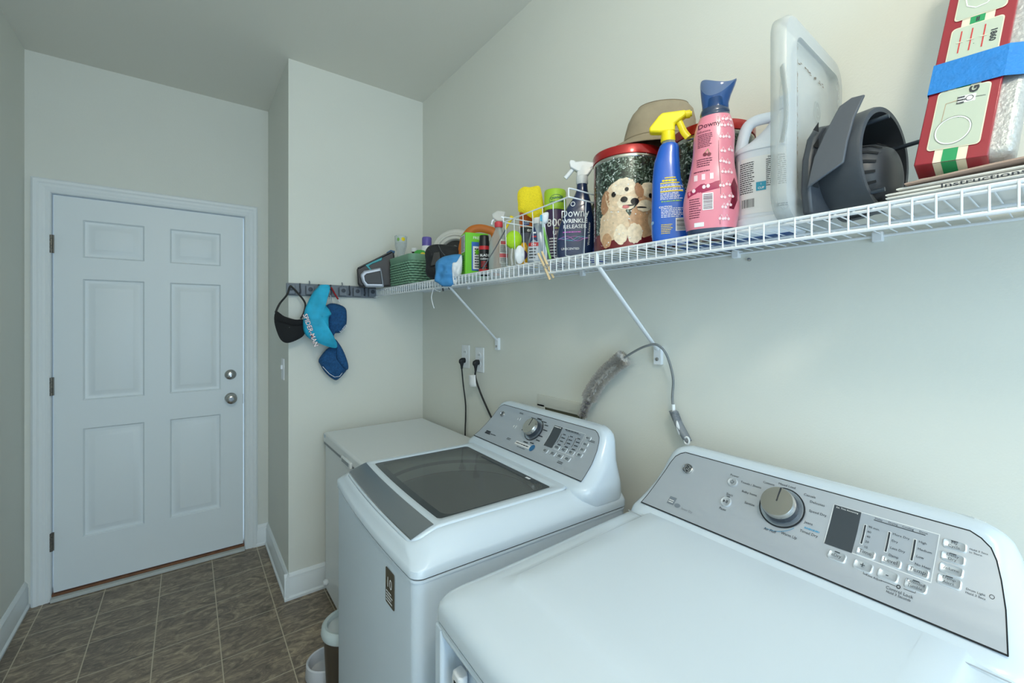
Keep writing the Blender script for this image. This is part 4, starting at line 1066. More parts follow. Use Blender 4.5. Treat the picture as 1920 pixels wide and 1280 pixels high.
m = MB(); m.disc(Bc.proj, 0, .035, .012, .016, mat('purple_print', (70, 44, 96), .5), .0008); m.text(Bc.proj, '4', 0, .035, .014, MATS['amber_yellow'], .0014); m.build('label', t)
t = item('orange_bottle', 'orange cleaner canister with dark label at the back of the wire basket', 'bottle', 1.03, 1.275, 50)
Bc = Body([(0, .030, .030, 2), (.15, .031, .031, 2), (.152, .0315, .0315, 2), (.232, .030, .030, 2), (.246, .026, .026, 2), (.25, .018, .018, 2)])
m = MB(); Bc.mesh(m, None, lambda z: mat('orange_plastic', (232, 112, 30), .4) if z > .165 else mat('grey_blue_label', (86, 92, 112), .5)); m.build('body', t)
m = MB(); m.rect(Bc.wrap, -.03, .03, .148, .170, INK, .0008, 12, 2); m.text(Bc.wrap, 'ers', .012, .158, .02, WHT, .0014, bold=.02); m.rect(Bc.wrap, -.018, .008, .176, .192, MATS['blue_label'], .0008, 8, 1); m.text(Bc.wrap, 'LOX', -.005, .184, .012, WHT, .0014, bold=.02); m.rect(Bc.wrap, -.01, .03, .168, .171, WHT, .0014, 6, 1); m.build('label', t)
# yellow mesh scrubber
t = item('mesh_scrubber', 'yellow mesh scrubber with rounded top standing tall in the wire basket', 'scrubber', .985, 1.20, 49, ZB)
YM = mat('yellow_mesh', (246, 222, 36), .8, var=.1, vscale=260, bump=1.0, bscale=260)
m = MB(); puff(m, [(x, z - .010) for x, z in [(-.048, .266), (-.044, .289), (-.025, .304), (-.003, .302), (.029, .306), (.038, .286), (.045, .248), (.051, .204), (.029, .195), (.014, .187), (-.004, .195), (-.025, .209), (-.044, .216), (-.046, .244)]], .014, YM, 0, .003, 6); m.build('pad', t, smooth=70)
m = MB(); m.tube([(.008, 0, .192), (.012, 0, .17), (.02, .0, .02), (.02, 0, .001)], .010, mat('yellow_plastic', (236, 206, 30), .4), 10, ry=.006); m.build('handle', t, smooth=60)
# silver bottle with label
t = item('silver_bottle', 'silver-grey squeeze bottle with white cap and blue and red label in the wire basket', 'bottle', .925, 1.085, 50, ZB)
Bc = Body([(0, .034, .018, 2.6), (.004, .037, .020, 2.6), (.06, .036, .020, 2.6), (.10, .026, .017, 2.4), (.128, .019, .014, 2.2), (.134, .015, .012, 2)])
m = MB(); Bc.mesh(m, mat('silver_plastic', (146, 158, 170), .3, .4)); m.build('body', t)
m = MB(); Bq = Body([(.130, .017, .014, 2.4), (.134, .019, .015, 2.4), (.146, .018, .015, 2.4), (.150, .015, .012, 2.4)], 2); Bq.mesh(m, PLW); m.build('cap', t)
m = MB(); m.rect(Bc.proj, -.034, -.002, .008, .055, mat('grey_label', (190, 196, 204), .5), .0006, 6, 3); m.poly(Bc.proj, [(-.030, .064), (-.004, .07), (-.006, .096), (-.014, .12), (-.022, .10)], mat('navy_label', (32, 52, 96), .5), .0008)
m.rect(Bc.proj, -.033, -.001, .054, .066, RD, .0012, 6, 2); m.text(Bc.proj, 'Dry', -.017, .060, .010, WHT, .002, bold=.02); m.rect(Bc.proj, -.022, -.008, .083, .088, RD, .0014, 2, 1); m.rect(Bc.proj, -.020, -.009, .096, .101, WHT, .0014, 2, 1); m.greek(Bc.proj, -.031, -.006, .012, .05, 4, INK, .0012, 12); m.build('label', t)
t = item('measuring_scoop', 'small rounded white scoop hooked beside the silver bottle in the wire basket', 'scoop', .905, 1.035, 50, ZB)
m = MB(); puff(m, [(-.014, .118), (.008, .120), (.014, .138), (.013, .156), (-.006, .152), (-.016, .136)], .010, PLW, 0, 0, 1); m.build('bowl', t, smooth=70)
m = MB(); m.tube([(0, 0, .125), (.006, .004, .06), (.006, .004, .002)], .003, PLW, 8); m.build('handle', t)
# cleaning brush, green and white
t = item('toothbrush', 'green-handled old toothbrush standing in front of the dark spray bottle', 'toothbrush', .878, 1.005, 48, ZB)
m = MB(); m.tube(catmull([(.020, -.004, .001), (.012, 0, .03), (.003, .002, .075), (-.003, .003, .10)], 5), .0042, mat('apple_green', (120, 184, 84), .4), 8); m.build('handle', t, smooth=70)
m = MB(); m.tube([(-.003, .003, .10), (-.006, .003, .135)], .003, mat('pale_teal', (150, 190, 190), .4), 8); m.build('neck', t)
m = MB(); m.box(-.012, -.002, -.006, .0, .118, .136, mat('cyan_bristle', (90, 180, 214), .8)); m.build('bristles', t)
# lime capped can
t = item('freshener_can', 'purple canister with a bright lime cap behind the wire basket rail', 'canister', 1.035, 1.125, 47, DK + .0078)
Bc = Body([(0, .034, .034, 2), (.004, .035, .035, 2), (.196, .035, .035, 2), (.200, .034, .034, 2)], 2)
m = MB(); Bc.mesh(m, mat('plum_label', (64, 46, 84), .4)); m.build('body', t)
m = MB(); m.lathe([(.034, .196), (.037, .198), (.0385, .205), (.0385, .262), (.036, .268), (.001, .269)], mat('lime_cap', (172, 214, 56), .4), seg=40, cap0=True); m.build('cap', t)
Bl = Body([(0, .0385, .0385, 2), (.3, .0385, .0385, 2)], 1)
m = MB(); m.text(Bc.wrap, '800', -.002, .150, .038, WHT, .001, bold=.01); m.text(Bc.wrap, 'up', .006, .118, .03, WHT, .001); m.text(Bc.wrap, 'odors', .006, .132, .010, mat('lime_print', (190, 214, 60), .5), .001); m.greek(Bc.wrap, -.02, .02, .03, .10, 7, WHT, .001, 5)
m.text(Bl.wrap, 'CHANGE', .006, .235, .011, mat('teal_print', (30, 100, 96), .5), .001, rot=.12, bold=.03); m.text(Bl.wrap, 'THE ODOR', .008, .222, .009, MATS['teal_print'], .001, rot=.12, bold=.03)
m.line(Bl.wrap, [(.006 + .026 * math.cos(a), .228 + .018 * math.sin(a)) for a in [2 * PI * k / 20 for k in range(14)]], .0012, MATS['teal_print'], .001); m.build('label', t)

# dark blue wrinkle releaser
t = item('wrinkle_spray', 'dark blue spray bottle with white trigger at the near end of the wire basket', 'spray bottle', .955, .957, 45, ZB)
NB = mat('navy_plastic', (30, 46, 84), .22, coat=.4)
Bc = Body([(0, .050, .024, 2.6, .006), (.006, .054, .026, 2.8, .005), (.05, .0585, .027, 2.8, .007), (.10, .056, .026, 2.8, .012), (.15, .043, .024, 2.6, .018), (.19, .026, .020, 2.3, .026), (.215, .0175, .0165, 2.0, .028), (.24, .0165, .0165, 2, .028)])
m = MB(); Bc.mesh(m, NB); m.build('body', t)
WP = mat('pearl_white', (220, 224, 226), .3)
m = MB(); m.lathe([(.0165, .232), (.0185, .235), (.018, .256), (.014, .259)], WP, (.028, 0, 0), 30); m.build('collar', t)
m = MB(); m.loft([[(.012, -.010, .256), (.012, .010, .256), (.012, .008, .27), (.012, -.008, .27)], [(.03, -.013, .254), (.03, .013, .254), (.028, .011, .29), (.028, -.011, .29)], [(.046, -.012, .258), (.046, .012, .258), (.066, .008, .288), (.066, -.008, .288)]], WP); 
m.prism([(-.012, .300), (-.008, .284), (.016, .270), (.05, .274), (.068, .288), (.066, .296), (.03, .303), (.008, .301), (.004, .306), (-.008, .308)], -.0105, .0105, WP, YF); m.build('spray_head', t, bevel=.004)
m = MB(); m.tube([(.004, 0, .288), (-.008, 0, .272), (-.024, 0, .254)], .0045, WP, 8, ry=.007); m.build('trigger', t, smooth=70)
m = MB(); m.text(Bc.proj, 'Downy', .006, .140, .029, WHT, .001, sy=1.25); m.disc(Bc.proj, .0, .168, .007, .008, WHT, .001, hole=.7)
m.text(Bc.proj, 'WRINKLE', .006, .115, .0175, WHT, .001, bold=.02); m.text(Bc.proj, 'RELEASER', .006, .098, .0165, WHT, .001)
MG = mat('magenta_wave', (196, 92, 190), .4); TL_ = mat('teal_wave', (70, 190, 196), .4)
for a, mm, ph in ((.010, MG, 0), (.008, TL_, 2.2), (.006, MG, 4), (.009, mat('blue_wave', (90, 120, 200), .4), 1.2)):
    m.line(Bc.proj, [(-.045 + .092 * k / 20, .062 + a * math.sin(k / 20 * 7 + ph) * math.sin(PI * k / 20)) for k in range(21)], .0009, mm, .001)
m.text(Bc.proj, 'UNSCENTED', -.008, .030, .0095, WHT, .001); m.greek(Bc.proj, -.03, .028, .078, .084, 1, MG, .001, 3)
m.text(Bc.proj, 'Wrinkle Releaser', .048, .075, .010, WHT, .002, rot=R(88)); m.build('label', t)

# small things beside the tin
t = item('blue_pouch', 'crumpled royal blue plastic pouch wedged beside the puppy tin', 'pouch', 1.02, .90, 42)
m = MB(); puff(m, [(-.03, .0), (.022, .0), (.024, .04), (.016, .075), (-.022, .08), (-.03, .04)], .016, mat('royal_blue_film', (34, 60, 160), .25, coat=.4), 0, .008, 5, fs=40); m.build('pouch', t, smooth=60)
t = item('small_bottle', 'small black bottle with yellow-green band behind the wrinkle spray', 'bottle', 1.075, .955, 42)
m = MB(); m.lathe([(.001, 0), (.025, 0), (.027, .004), (.027, .19), (.018, .21), (.014, .222)], BLACK, seg=28); m.build('body', t)
m = MB(); m.lathe([(.015, .222), (.016, .224), (.016, .236), (.013, .238)], mat('olive_band', (180, 180, 40), .4), seg=24); m.lathe([(.014, .236), (.018, .24), (.018, .262), (.01, .268), (.001, .268)], mat('blue_black', (24, 40, 64), .3), seg=24); m.build('cap', t)

# ---- the two tins
def tin(label, x, y, fa, art):
    t = item('cookie_tin', label, 'tin', x, y, fa)
    B_ = Body([(0, .0925, .0925, 2), (.002, .0945, .0945, 2), (.012, .0945, .0945, 2), (.252, .0945, .0945, 2)], 1)
    m = MB()
    SLV = mat('tin_silver', (196, 194, 184), .22, .9)
    m.lathe([(.0001, .001), (.0925, 0), (.095, .002), (.095, .008), (.0938, .010)], SLV, seg=64)
    m.lathe([(.0938, .010), (.0938, .250), (.0955, .252), (.096, .255), (.0955, .258), (.0935, .259), (.0935, .262), (.001, .262)], None, seg=64, mf=lambda i, j: art if i == 0 else SLV, cap0=False, cap1=False)
    m.build('body', t, smooth=40)
    m = MB(); m.lathe([(.0955, .260), (.0975, .2605), (.0978, .280), (.0965, .283), (.093, .284), (.001, .279)], mat('tin_lid_red', (176, 34, 34), .25, .3, coat=.4), seg=64); m.build('lid', t, smooth=40)
    return t, B_
def snow_mat():
    m = bpy.data.materials.new('snowy_fir_print'); m.use_nodes = True; nt = m.node_tree; b = nt.nodes['Principled BSDF']
    tc = nt.nodes.new('ShaderNodeTexCoord')
    n = nt.nodes.new('ShaderNodeTexNoise'); n.inputs['Scale'].default_value = 90; n.inputs['Detail'].default_value = 8; n.inputs['Distortion'].default_value = 1.5
    nt.links.new(tc.outputs['Object'], n.inputs['Vector'])
    r = nt.nodes.new('ShaderNodeValToRGB'); e = r.color_ramp.elements
    e[0].position = .40; e[0].color = (*lin((26, 32, 28)), 1); e[1].position = .66; e[1].color = (*lin((205, 212, 210)), 1)
    q = e.new(.5); q.color = (*lin((58, 76, 62)), 1); q = e.new(.58); q.color = (*lin((104, 122, 112)), 1)
    nt.links.new(n.outputs['Fac'], r.inputs['Fac']); nt.links.new(r.outputs['Color'], b.inputs['Base Color'])
    b.inputs['Roughness'].default_value = .22; b.inputs['Metallic'].default_value = .15; b.inputs['Coat Weight'].default_value = .5; b.inputs['Coat Roughness'].default_value = .12
    return m
SNOW = snow_mat()
t, B_ = tin('large round tin printed with two cream puppies in snow, under the bucket hat', 1.0, .783, 38, SNOW)
t1 = t
def fur(name, c, v_=.16): return mat(name, c, .35, var=v_, vscale=110, coat=.4, bump=.2, bscale=200)
F1 = fur('puppy_cream', (226, 200, 168)); F2 = fur('puppy_tan', (204, 160, 122)); F3 = fur('puppy_light', (240, 222, 196)); F4 = fur('puppy_shade', (176, 130, 96))
EYE = mat('puppy_eye', (30, 24, 24), .2); TONG = mat('puppy_tongue', (214, 120, 120), .4)
m = MB(); W_ = lambda u, v_, o: B_.wrap(u * 1.12 + .002, .03 + (v_ - .03) * 1.10, o)
def blob(u, v_, ru, rv, mm, off, rot=0, rough=.06, seed=1):
    rg = random.Random(seed); n = 30; pts = []
    for j in range(n):
        a = 2 * PI * j / n; k = 1 + rough * (rg.random() - .5) * 2; x = ru * math.cos(a) * k; y = rv * math.sin(a) * k
        pts.append((u + x * math.cos(rot) - y * math.sin(rot), v_ + x * math.sin(rot) + y * math.cos(rot)))
    m.poly(W_, pts, mm, off)
m.rect(W_, -.12, .13, .014, .052, mat('tin_red_print', (120, 26, 36), .3, .2, coat=.5, var=.2, vscale=40), .0004, 24, 2)
for k, (u, v_, ru, rv, mm, rot) in enumerate([
    (-.036, .075, .040, .040, F1, 0), (.040, .078, .040, .040, F2, 0), (.078, .080, .030, .04, F1, 0),   # chests
    (-.060, .052, .017, .030, F1, .2), (-.018, .045, .016, .024, F3, 0), (.014, .046, .018, .024, F3, 0), (-.054, .034, .014, .018, F2, 0),   # paws
    (-.058, .128, .013, .030, F4, -.15),                     # ear
    (-.018, .138, .040, .038, F1, .1), (-.012, .160, .028, .020, F3, .1), (-.004, .120, .022, .016, F3, 0),
    (.054, .130, .032, .036, F2, -.1), (.050, .150, .026, .018, F3, -.1), (.080, .118, .012, .028, F4, .2), (.038, .112, .02, .014, F3, .2),
    (.024, .148, .010, .018, F4, .3)]):
    blob(u, v_, ru, rv, mm, .0007 + .00012 * k, rot, .07, k)
for u, v_, ru, rv, mm in [(-.034, .143, .0055, .0065, EYE), (-.004, .152, .0045, .005, EYE), (-.010, .128, .008, .007, EYE), (.014, .122, .0095, .008, EYE), (.052, .137, .005, .006, EYE), (-.006, .110, .008, .004, TONG), (.0, .113, .013, .0018, EYE), (.030, .108, .012, .0018, EYE)]:
    m.disc(W_, u, v_, ru, rv, mm, .0032)
rg = random.Random(8)
for k in range(120):
    u = -.13 + .26 * rg.random(); v_ = .02 + .22 * rg.random(); r0 = .0006 + .0014 * rg.random() ** 2
    m.disc(W_, u, v_, r0, r0, WHT, .0036, n=7)
m.build('printed_picture', t)
m = MB(); m.rect(W_, -.118, -.100, .035, .24, mat('tin_red_print', (120, 26, 36), .3), .0006, 3, 8); m.greek(W_, -.115, -.105, .04, .13, 9, WHT, .001, 3, .8); m.build('side_print', t)
t2, B2 = tin('second round tin with red lid, mostly hidden behind the pink bottle and white jug', 1.055, .567, 30, SNOW)

# bucket hat on the tins
h = thing('bucket_hat', 'tan canvas bucket hat resting on the puppy tin lid', 'hat', (1.045, .712, DK + .286), -42)
TAN = mat('tan_canvas', (158, 146, 124), .9, var=.08, vscale=30, bump=.3, bscale=500)
m = MB()
rows = []
for r_, z in ((.150, -.004), (.148, .001), (.130, .010), (.114, .020), (.109, .025), (.107, .045), (.102, .075), (.092, .100), (.076, .116), (.045, .126), (.002, .129)):
    ring = []
    for j in range(56):
        a = 2 * PI * j / 56; k = 1 + .025 * math.sin(3 * a + z * 20)
        ring.append((r_ * k * math.cos(a) * .88 + .10 * max(0, z - .03) , r_ * k * math.sin(a) * .58, z + .006 + (.004 * math.sin(2 * a + 1) if r_ > .115 else 0) + .22 * r_ * math.cos(a) * (z > .09) * .2))
    rows.append(ring)
m.loft(rows, TAN, False, True); m.build('hat_shell', h, smooth=60, solid=.002)
m = MB(); m.tube([(x, y * 1.01, z + .0012) for x, y, z in rows[8]], .0013, mat('tan_seam', (132, 120, 98), .9), 5, closed=True)
m.build('seam', h, smooth=70)
m = MB(); m.tube([(x * 1.012, y * 1.015, z) for x, y, z in rows[4]], .0016, MATS['tan_seam'], 5, closed=True); m.build('seam', h, smooth=70)

# blue spray with yellow trigger
t = item('blue_spray_bottle', 'bright blue spray bottle with yellow trigger in front of the puppy tin', 'spray bottle', .915, .60, 33)
BB = mat('royal_blue_plastic', (22, 92, 196), .25, coat=.4)
Bc = Body([(0, .036, .022, 2.6, .008), (.006, .042, .025, 2.8, .008), (.03, .0445, .026, 2.8, .008), (.08, .042, .026, 2.8, .005), (.115, .039, .025, 2.7, .003), (.15, .033, .023, 2.6, -.002), (.19, .0295, .021, 2.5, -.002), (.21, .026, .019, 2.4, .0), (.232, .022, .017, 2.3, .003), (.240, .016, .015, 2.0, .003), (.25, .0135, .0135, 2, .002)])
m = MB(); Bc.mesh(m, BB, lambda z: BB if z < .238 else CLR); m.build('body', t)
YL = mat('trigger_yellow', (250, 228, 28), .35)
m = MB(); m.lathe([(.0155, .244), (.0165, .247), (.0155, .266), (.012, .268)], YL, (.001, 0, 0), 32); m.build('collar', t)
m = MB(); m.prism([(-.016, .266), (-.041, .270), (-.042, .280), (-.020, .306), (-.012, .312), (.040, .311), (.042, .298), (.028, .290), (.016, .283), (.017, .266)], -.012, .012, YL, YF); m.build('spray_head', t, bevel=.004)
m = MB(); m.lathe([(.009, 0), (.009, .010), (.006, .011), (.006, .014)], YL, (.040, 0, .3035), 20, Matrix.Rotation(R(90), 4, 'Y')); m.build('nozzle', t)
m = MB(); m.tube(catmull([(.024, 0, .294), (.031, 0, .276), (.037, 0, .262), (.046, 0, .249)], 4), lambda k: .0055 - .002 * k, YL, 8, ry=.008); m.build('trigger', t, smooth=70)
m = MB(); YP = mat('yellow_print', (240, 214, 20), .5)
m.greek(Bc.proj, -.006, .020, .150, .154, 1, YP, .0008, 4, .7); m.greek(Bc.proj, -.012, .026, .143, .148, 1, YP, .0008, 5, .9)
for v_ in (.1385, .1285, .1185): m.rect(Bc.proj, -.016, .034, v_, v_ + .0025, YP, .0008, 6, 1); 
m.greek(Bc.proj, -.016, .034, .100, .1175, 5, WHT, .0008, 6, .4); m.greek(Bc.proj, -.016, .034, .1212, .1275, 2, WHT, .0008, 16, .4); m.greek(Bc.proj, -.016, .034, .1312, .1375, 2, WHT, .0008, 26, .4)
m.greek(Bc.proj, -.014, .036, .094, .0985, 1, mat('green_print', (130, 180, 90), .5), .0008, 9, .6)
m.text(Bc.proj, 'CAUTION:', -.004, .0835, .0062, WHT, .0009, bold=.02); m.greek(Bc.proj, -.014, .038, .058, .081, 6, WHT, .0008, 7, .4); m.greek(Bc.proj, -.014, .012, .020, .044, 6, YP, .0008, 8, .4)
m.barcode(Bc.proj, .018, .043, .026, .056, WHT, INK, .0009, 5, False); m.disc(Bc.proj, -.034, .050, .0035, .0042, mat('pale_blue_print', (150, 190, 230), .5), .0008)
m.build('label', t)

# pink softener bottle
t = item('pink_softener_bottle', 'tall pink fabric beads bottle with dark blue translucent cap beside the blue spray', 'bottle', .912, .492, 30)
PK = mat('pink_label_film', (232, 138, 158), .28, coat=.5, var=.03, vscale=20); NVP = mat('navy_bottle', (44, 62, 92), .25, coat=.4)
Bc = Body([(0, .044, .030, 2.4), (.006, .048, .033, 2.5), (.014, .0495, .034, 2.5), (.05, .0555, .036, 2.5), (.08, .0555, .036, 2.5), (.115, .050, .034, 2.4, .002), (.15, .044, .031, 2.3, .003), (.185, .041, .030, 2.2, .005), (.215, .041, .029, 2.2, .006), (.24, .037, .027, 2.2, .007), (.258, .031, .025, 2.1, .008), (.262, .029, .024, 2, .008), (.268, .0295, .0245, 2, .008), (.276, .027, .023, 2, .008)])
m = MB(); Bc.mesh(m, None, lambda z: PK if .013 < z < .256 else NVP); m.build('body', t)
m = MB(); BLC = mat('blue_translucent_cap', (36, 96, 168), .12, alpha=.40, coat=.4)
rings = []
for z, a, b_, f in ((.272, .0265, .0225, 0), (.285, .026, .022, .0), (.30, .029, .024, .3), (.315, .0335, .026, 1.0), (.326, .036, .027, 1.4), (.330, .0355, .0265, 1.4)):
    rings.append([(x + .009 + .004 * f, y, z + .006 * f * math.sin(2 * (2 * PI * j / 44) + .8)) for j, (x, y) in enumerate(sup(a, b_, 2.2))])
m.loft(rings, BLC, False, False); m.build('cap', t, smooth=60)
m = MB(); m.lathe([(.016, .270), (.017, .276), (.014, .3), (.001, .302)], mat('navy_spout', (22, 36, 60), .3), (.009, 0, 0), 28); m.build('spout', t)
m = MB(); PR = mat('plum_print', (96, 30, 60), .5); DR = mat('deep_rose', (166, 40, 84), .4); WPK = mat('pale_cherry', (248, 220, 228), .4); MR = mat('maroon_window', (120, 34, 56), .2, coat=.5)
J = Bc.proj
m.text(J, 'Downy', -.004, .236, .015, PR, .0008, bold=.01, rot=.05); m.text(J, 'Infusions', -.014, .223, .0072, PR, .0008)
m.greek(J, -.026, .004, .188, .218, 8, PR, .0008, 3, .4); m.greek(J, -.028, .004, .146, .165, 4, PR, .0008, 4, .4); m.greek(J, -.034, .004, .134, .139, 1, PR, .0008, 24, .4)
m.disc(J, -.012, .172, .004, .004, MR, .001); m.disc(J, -.004, .171, .004, .004, MR, .001); m.line(J, [(-.012, .176), (-.006, .183), (-.004, .175)], .0008, mat('green_print', (130, 180, 90), .5), .001)
for u in (-.030, -.015, .001): m.rect(J, u - .0035, u + .0035, .117, .130, WPK, .0008, 2, 2)
m.poly(J, [(-.046, .083), (-.047, .097), (-.020, .108), (.016, .112), (.016, .096), (-.016, .090)], DR, .0008)
for u, z in ((-.034, .096), (-.014, .1015), (-.006, .1025)): m.disc(J, u, z, .0035, .0042, WPK, .0014)
m.barcode(J, -.017, .004, .052, .088, WHT, PR, .0008, 6, False); m.greek(J, -.043, -.020, .036, .080, 9, PR, .0008, 9, .35); m.rect(J, -.033, -.014, .018, .027, WHT, .0008, 3, 1)
m.line(J, [(.017, .02), (.018, .1), (.0145, .16), (.0135, .25)], .0007, PR, .001)
rg = random.Random(3)
for z in (.028, .055, .075, .10, .125, .15, .175, .20, .225, .243):
    for u in ((.022, .034) if int(z * 1000) % 2 else (.029, .018)):
        a, zz = u + .004 * rg.random(), z + .006 * rg.random()
        m.disc(J, a - .003, zz, .0026, .003, WPK, .0011, n=10); m.disc(J, a + .003, zz - .001, .0026, .003, WPK, .0011, n=10); m.line(J, [(a - .003, zz + .002), (a, zz + .008), (a + .003, zz + .001)], .0006, WPK, .0011)
m.poly(J, [(.034, .052), (.043, .050), (.0505, .07), (.0505, .10), (.044, .118), (.037, .10), (.040, .08)], MR, .0009)
m.build('label', t)

# white jug
t = item('white_jug', 'white plastic gallon jug with moulded handle between the pink bottle and the clear lid', 'jug', .998, .408, 22)
JW = mat('jug_white', (230, 238, 248), .35)
Bc = Body([(0, .062, .044, 2.6), (.006, .066, .048, 2.8), (.03, .067, .050, 2.8), (.035, .064, .047, 2.8), (.04, .064, .047, 2.8), (.165, .064, .047, 2.8), (.175, .066, .049, 2.8), (.186, .064, .047, 2.7), (.20, .050, .04, 2.4, .01), (.225, .034, .032, 2.2, .022), (.25, .024, .024, 2, .03), (.262, .019, .019, 2, .03)])
m = MB(); Bc.mesh(m, JW); m.build('body', t)
m = MB(); m.tube(catmull([(-.056, -.004, .178), (-.052, -.004, .205), (-.043, -.004, .238), (-.028, -.004, .250), (-.005, -.004, .252), (.018, -.004, .250)], 5), .009, JW, 12, ry=.012); m.build('handle', t, smooth=70)
m = MB(); m.lathe([(.020, .258), (.023, .26), (.023, .284), (.02, .287), (.001, .287)], mat('jug_cap', (216, 228, 240), .4), (.03, 0, 0), 36); m.build('cap', t)
m = MB(); J = Bc.proj; m.rect(J, -.058, .060, .042, .160, mat('paper_label', (240, 243, 246), .5), .0006, 14, 4)
m.greek(J, -.054, -.027, .085, .152, 15, INK, .001, 1, .45); m.greek(J, -.006, .055, .095, .152, 14, INK, .001, 2, .4); m.text(J, 'DIRECTIONS', .012, .155, .0052, INK, .001, bold=.02)
m.rect(J, -.024, -.006, .088, .106, mat('cyan_print', (40, 160, 196), .4), .0014, 3, 3); m.text(J, '1', -.015, .101, .006, WHT, .002); m.text(J, 'CUP', -.015, .093, .006, WHT, .002, bold=.02)
m.barcode(J, -.052, -.026, .054, .075, WHT, INK, .0012, 9); m.greek(J, .012, .056, .05, .058, 2, INK, .001, 5, .5); m.build('label', t)

# translucent storage lid standing on edge
CLID = mat('frosted_lid', (226, 230, 230), .3, alpha=.24)
t = thing('storage_bin_lid', 'large translucent plastic storage bin lid standing upright against the wall', 'lid', (.99, .327, DK), 1)
def rl(ins, r, y, x0=-.158, x1=.152, z0=0, z1=.368):
    pts = []; x0 += ins; x1 -= ins; z0 += ins; z1 -= ins
    for cx, cz, a0 in ((x1 - r, z1 - r, 0), (x0 + r, z1 - r, 90), (x0 + r, z0 + r, 180), (x1 - r, z0 + r, 270)):
        for k in range(9):
            a = R(a0 + 90 * k / 8); pts.append((cx + r * math.cos(a), y, cz + r * math.sin(a)))
    return pts
m = MB(); m.loft([rl(0, .045, .014), rl(.0, .045, -.004), rl(.004, .043, -.010), (rl(.028, .03, -.012)), rl(.036, .026, -.014), rl(.040, .024, -.006), rl(.052, .02, .0), rl(.058, .018, .001), rl(.14, .005, .001)], CLID, False, True)
m.build('panel', t, smooth=40, solid=.0016)
for a in (0, 1):
    x = -.157 if a == 0 else .149; m = MB(); e_ = -.010 if a == 0 else .002
    m.tube(catmull([(x, -.004, .262), (x + e_ * .7, -.010, .235), (x + e_, -.014, .2), (x + e_ * .8, -.013, .16), (x, -.004, .13)], 6), .003, CLID, 10, ry=.009)
    m.build('latch_grip', t, smooth=70)
m = MB(); m.disc(lambda u, v_, o: (u, -.0005 - o, v_), .03, .24, .018, .022, mat('moulded_mark', (188, 196, 196), .4, alpha=.5), .0008, hole=.86)
m.disc(lambda u, v_, o: (u, -.0005 - o, v_), .03, .24, .010, .010, MATS['moulded_mark'], .0008, hole=.8); m.build('moulded_mark', t)
GR_ = mat('grime_brown', (120, 104, 88), .8)
m = MB(); rg = random.Random(6)
for k in range(36):
    z = .05 + .26 * rg.random(); m.disc(lambda u, v_, o: (u, -.0145 - o, v_), -.121 + .003 * rg.random(), z, .0008, .001 + .004 * rg.random(), GR_, .0008, n=7)
for k in range(26):
    x = -.08 + .15 * rg.random(); m.disc(lambda u, v_, o: (u, -.0006 - o, v_), x, .30 + .006 * rg.random() - .0 * x, .002 + .003 * rg.random(), .001, GR_, .0008, n=7)
m.build('grime', t)

# grey vent-like ring
t = thing('fan_shroud', 'dark grey plastic ring housing with slotted dome and slanted blade beside the clear lid', 'plastic housing', (.965, .256, DK))
m = MB(); RX = Matrix.Rotation(R(90), 4, 'X') @ Matrix.Rotation(R(0), 4, 'Y')
YR = R(-9)
Rz = Matrix.Rotation(YR, 4, 'Z')
c0 = (0, 0, .094)
m.lathe([(.078, -.022), (.086, -.022), (.089, -.012), (.090, .045), (.088, .050), (.080, .050), (.079, .04), (.080, -.018)], DARK, c0, 56, Rz @ RX, cap0=False, cap1=False)
m.build('ring', t, smooth=40)
m = MB(); m.lathe([(.001, -.021), (.080, -.021), (.080, -.016), (.001, -.016)], mat('housing_dark', (36, 40, 46), .5), c0, 48, Rz @ RX); m.build('back_plate', t)
m = MB(); m.prism([(-.102, .004), (-.109, .045), (-.105, .10), (-.09, .14), (-.07, .162), (-.03, .175), (-.03, .0), (-.09, .002)], .014, .030, DARK, lambda u, v_, w_: tuple(Rz @ Vector((u, w_, v_)))); pl = m.build('side_plate', t, bevel=.004)
m = MB()
for z in (.05, .085, .12, .148): m.add([tuple(Rz @ Vector(p)) for p in ((-.102, .0125, z), (-.084, .0125, z), (-.084, .0125, z + .018))], [(0, 1, 2)], SHADOWGAP)
m.build('vent_slots', pl)
# slanted blade standing proud of the ring on the room side
m = MB(); 
BP = [(.030, .190), (.016, .191), (.004, .180), (-.009, .133), (-.019, .096), (-.026, .045), (.014, .077), (.017, .112), (.022, .151)]
def bf(u, v_, w_): 
    c_, s_ = math.cos(R(-14)), math.sin(R(-14)); 
    return (-.105 + u * c_ * .2 - w_ * 1 + .03 * (v_ / .19) ** 3, .0 - u * 1.25 , v_)
m.prism([(u, v_) for u, v_ in BP], .0, .006, mat('blade_grey', (72, 78, 86), .45, bump=.08, bscale=400), bf); m.build('slanted_blade', t, bevel=.002)
m = MB()
rows = [[tuple(Rz @ Vector((.005 + r_ * math.cos(a), -.045 - h_ * 1.0 + .09, .066 + r_ * math.sin(a)))) for a in [2 * PI * k / 48 for k in range(48)]] for r_, h_ in ((.066, .03), (.064, .06), (.058, .085), (.046, .102), (.02, .11), (.001, .111))]
m.loft(rows, mat('dome_grey', (54, 59, 66), .45), False, True); dm = m.build('dome', t, smooth=50)
m = MB()
for k in range(-4, 5):
    a = k * .34 + PI
    for q_ in (0,):
        P_ = lambda rr, hh, aa: tuple(Rz @ Vector((.005 + rr * math.cos(aa), .045 - hh, .066 + rr * math.sin(aa))))
        sl = [(.0668, .038), (.0652, .060), (.0594, .0855), (.0505, .0990)]
        m.loft([[P_(r1, h1, a - .045), P_(r1, h1, a + .045)] for r1, h1 in sl], SHADOWGAP, False, False, closed=False)
m.build('dome_slots', dm)
ST = mat('steel_pin', (70, 80, 92), .3, .6)
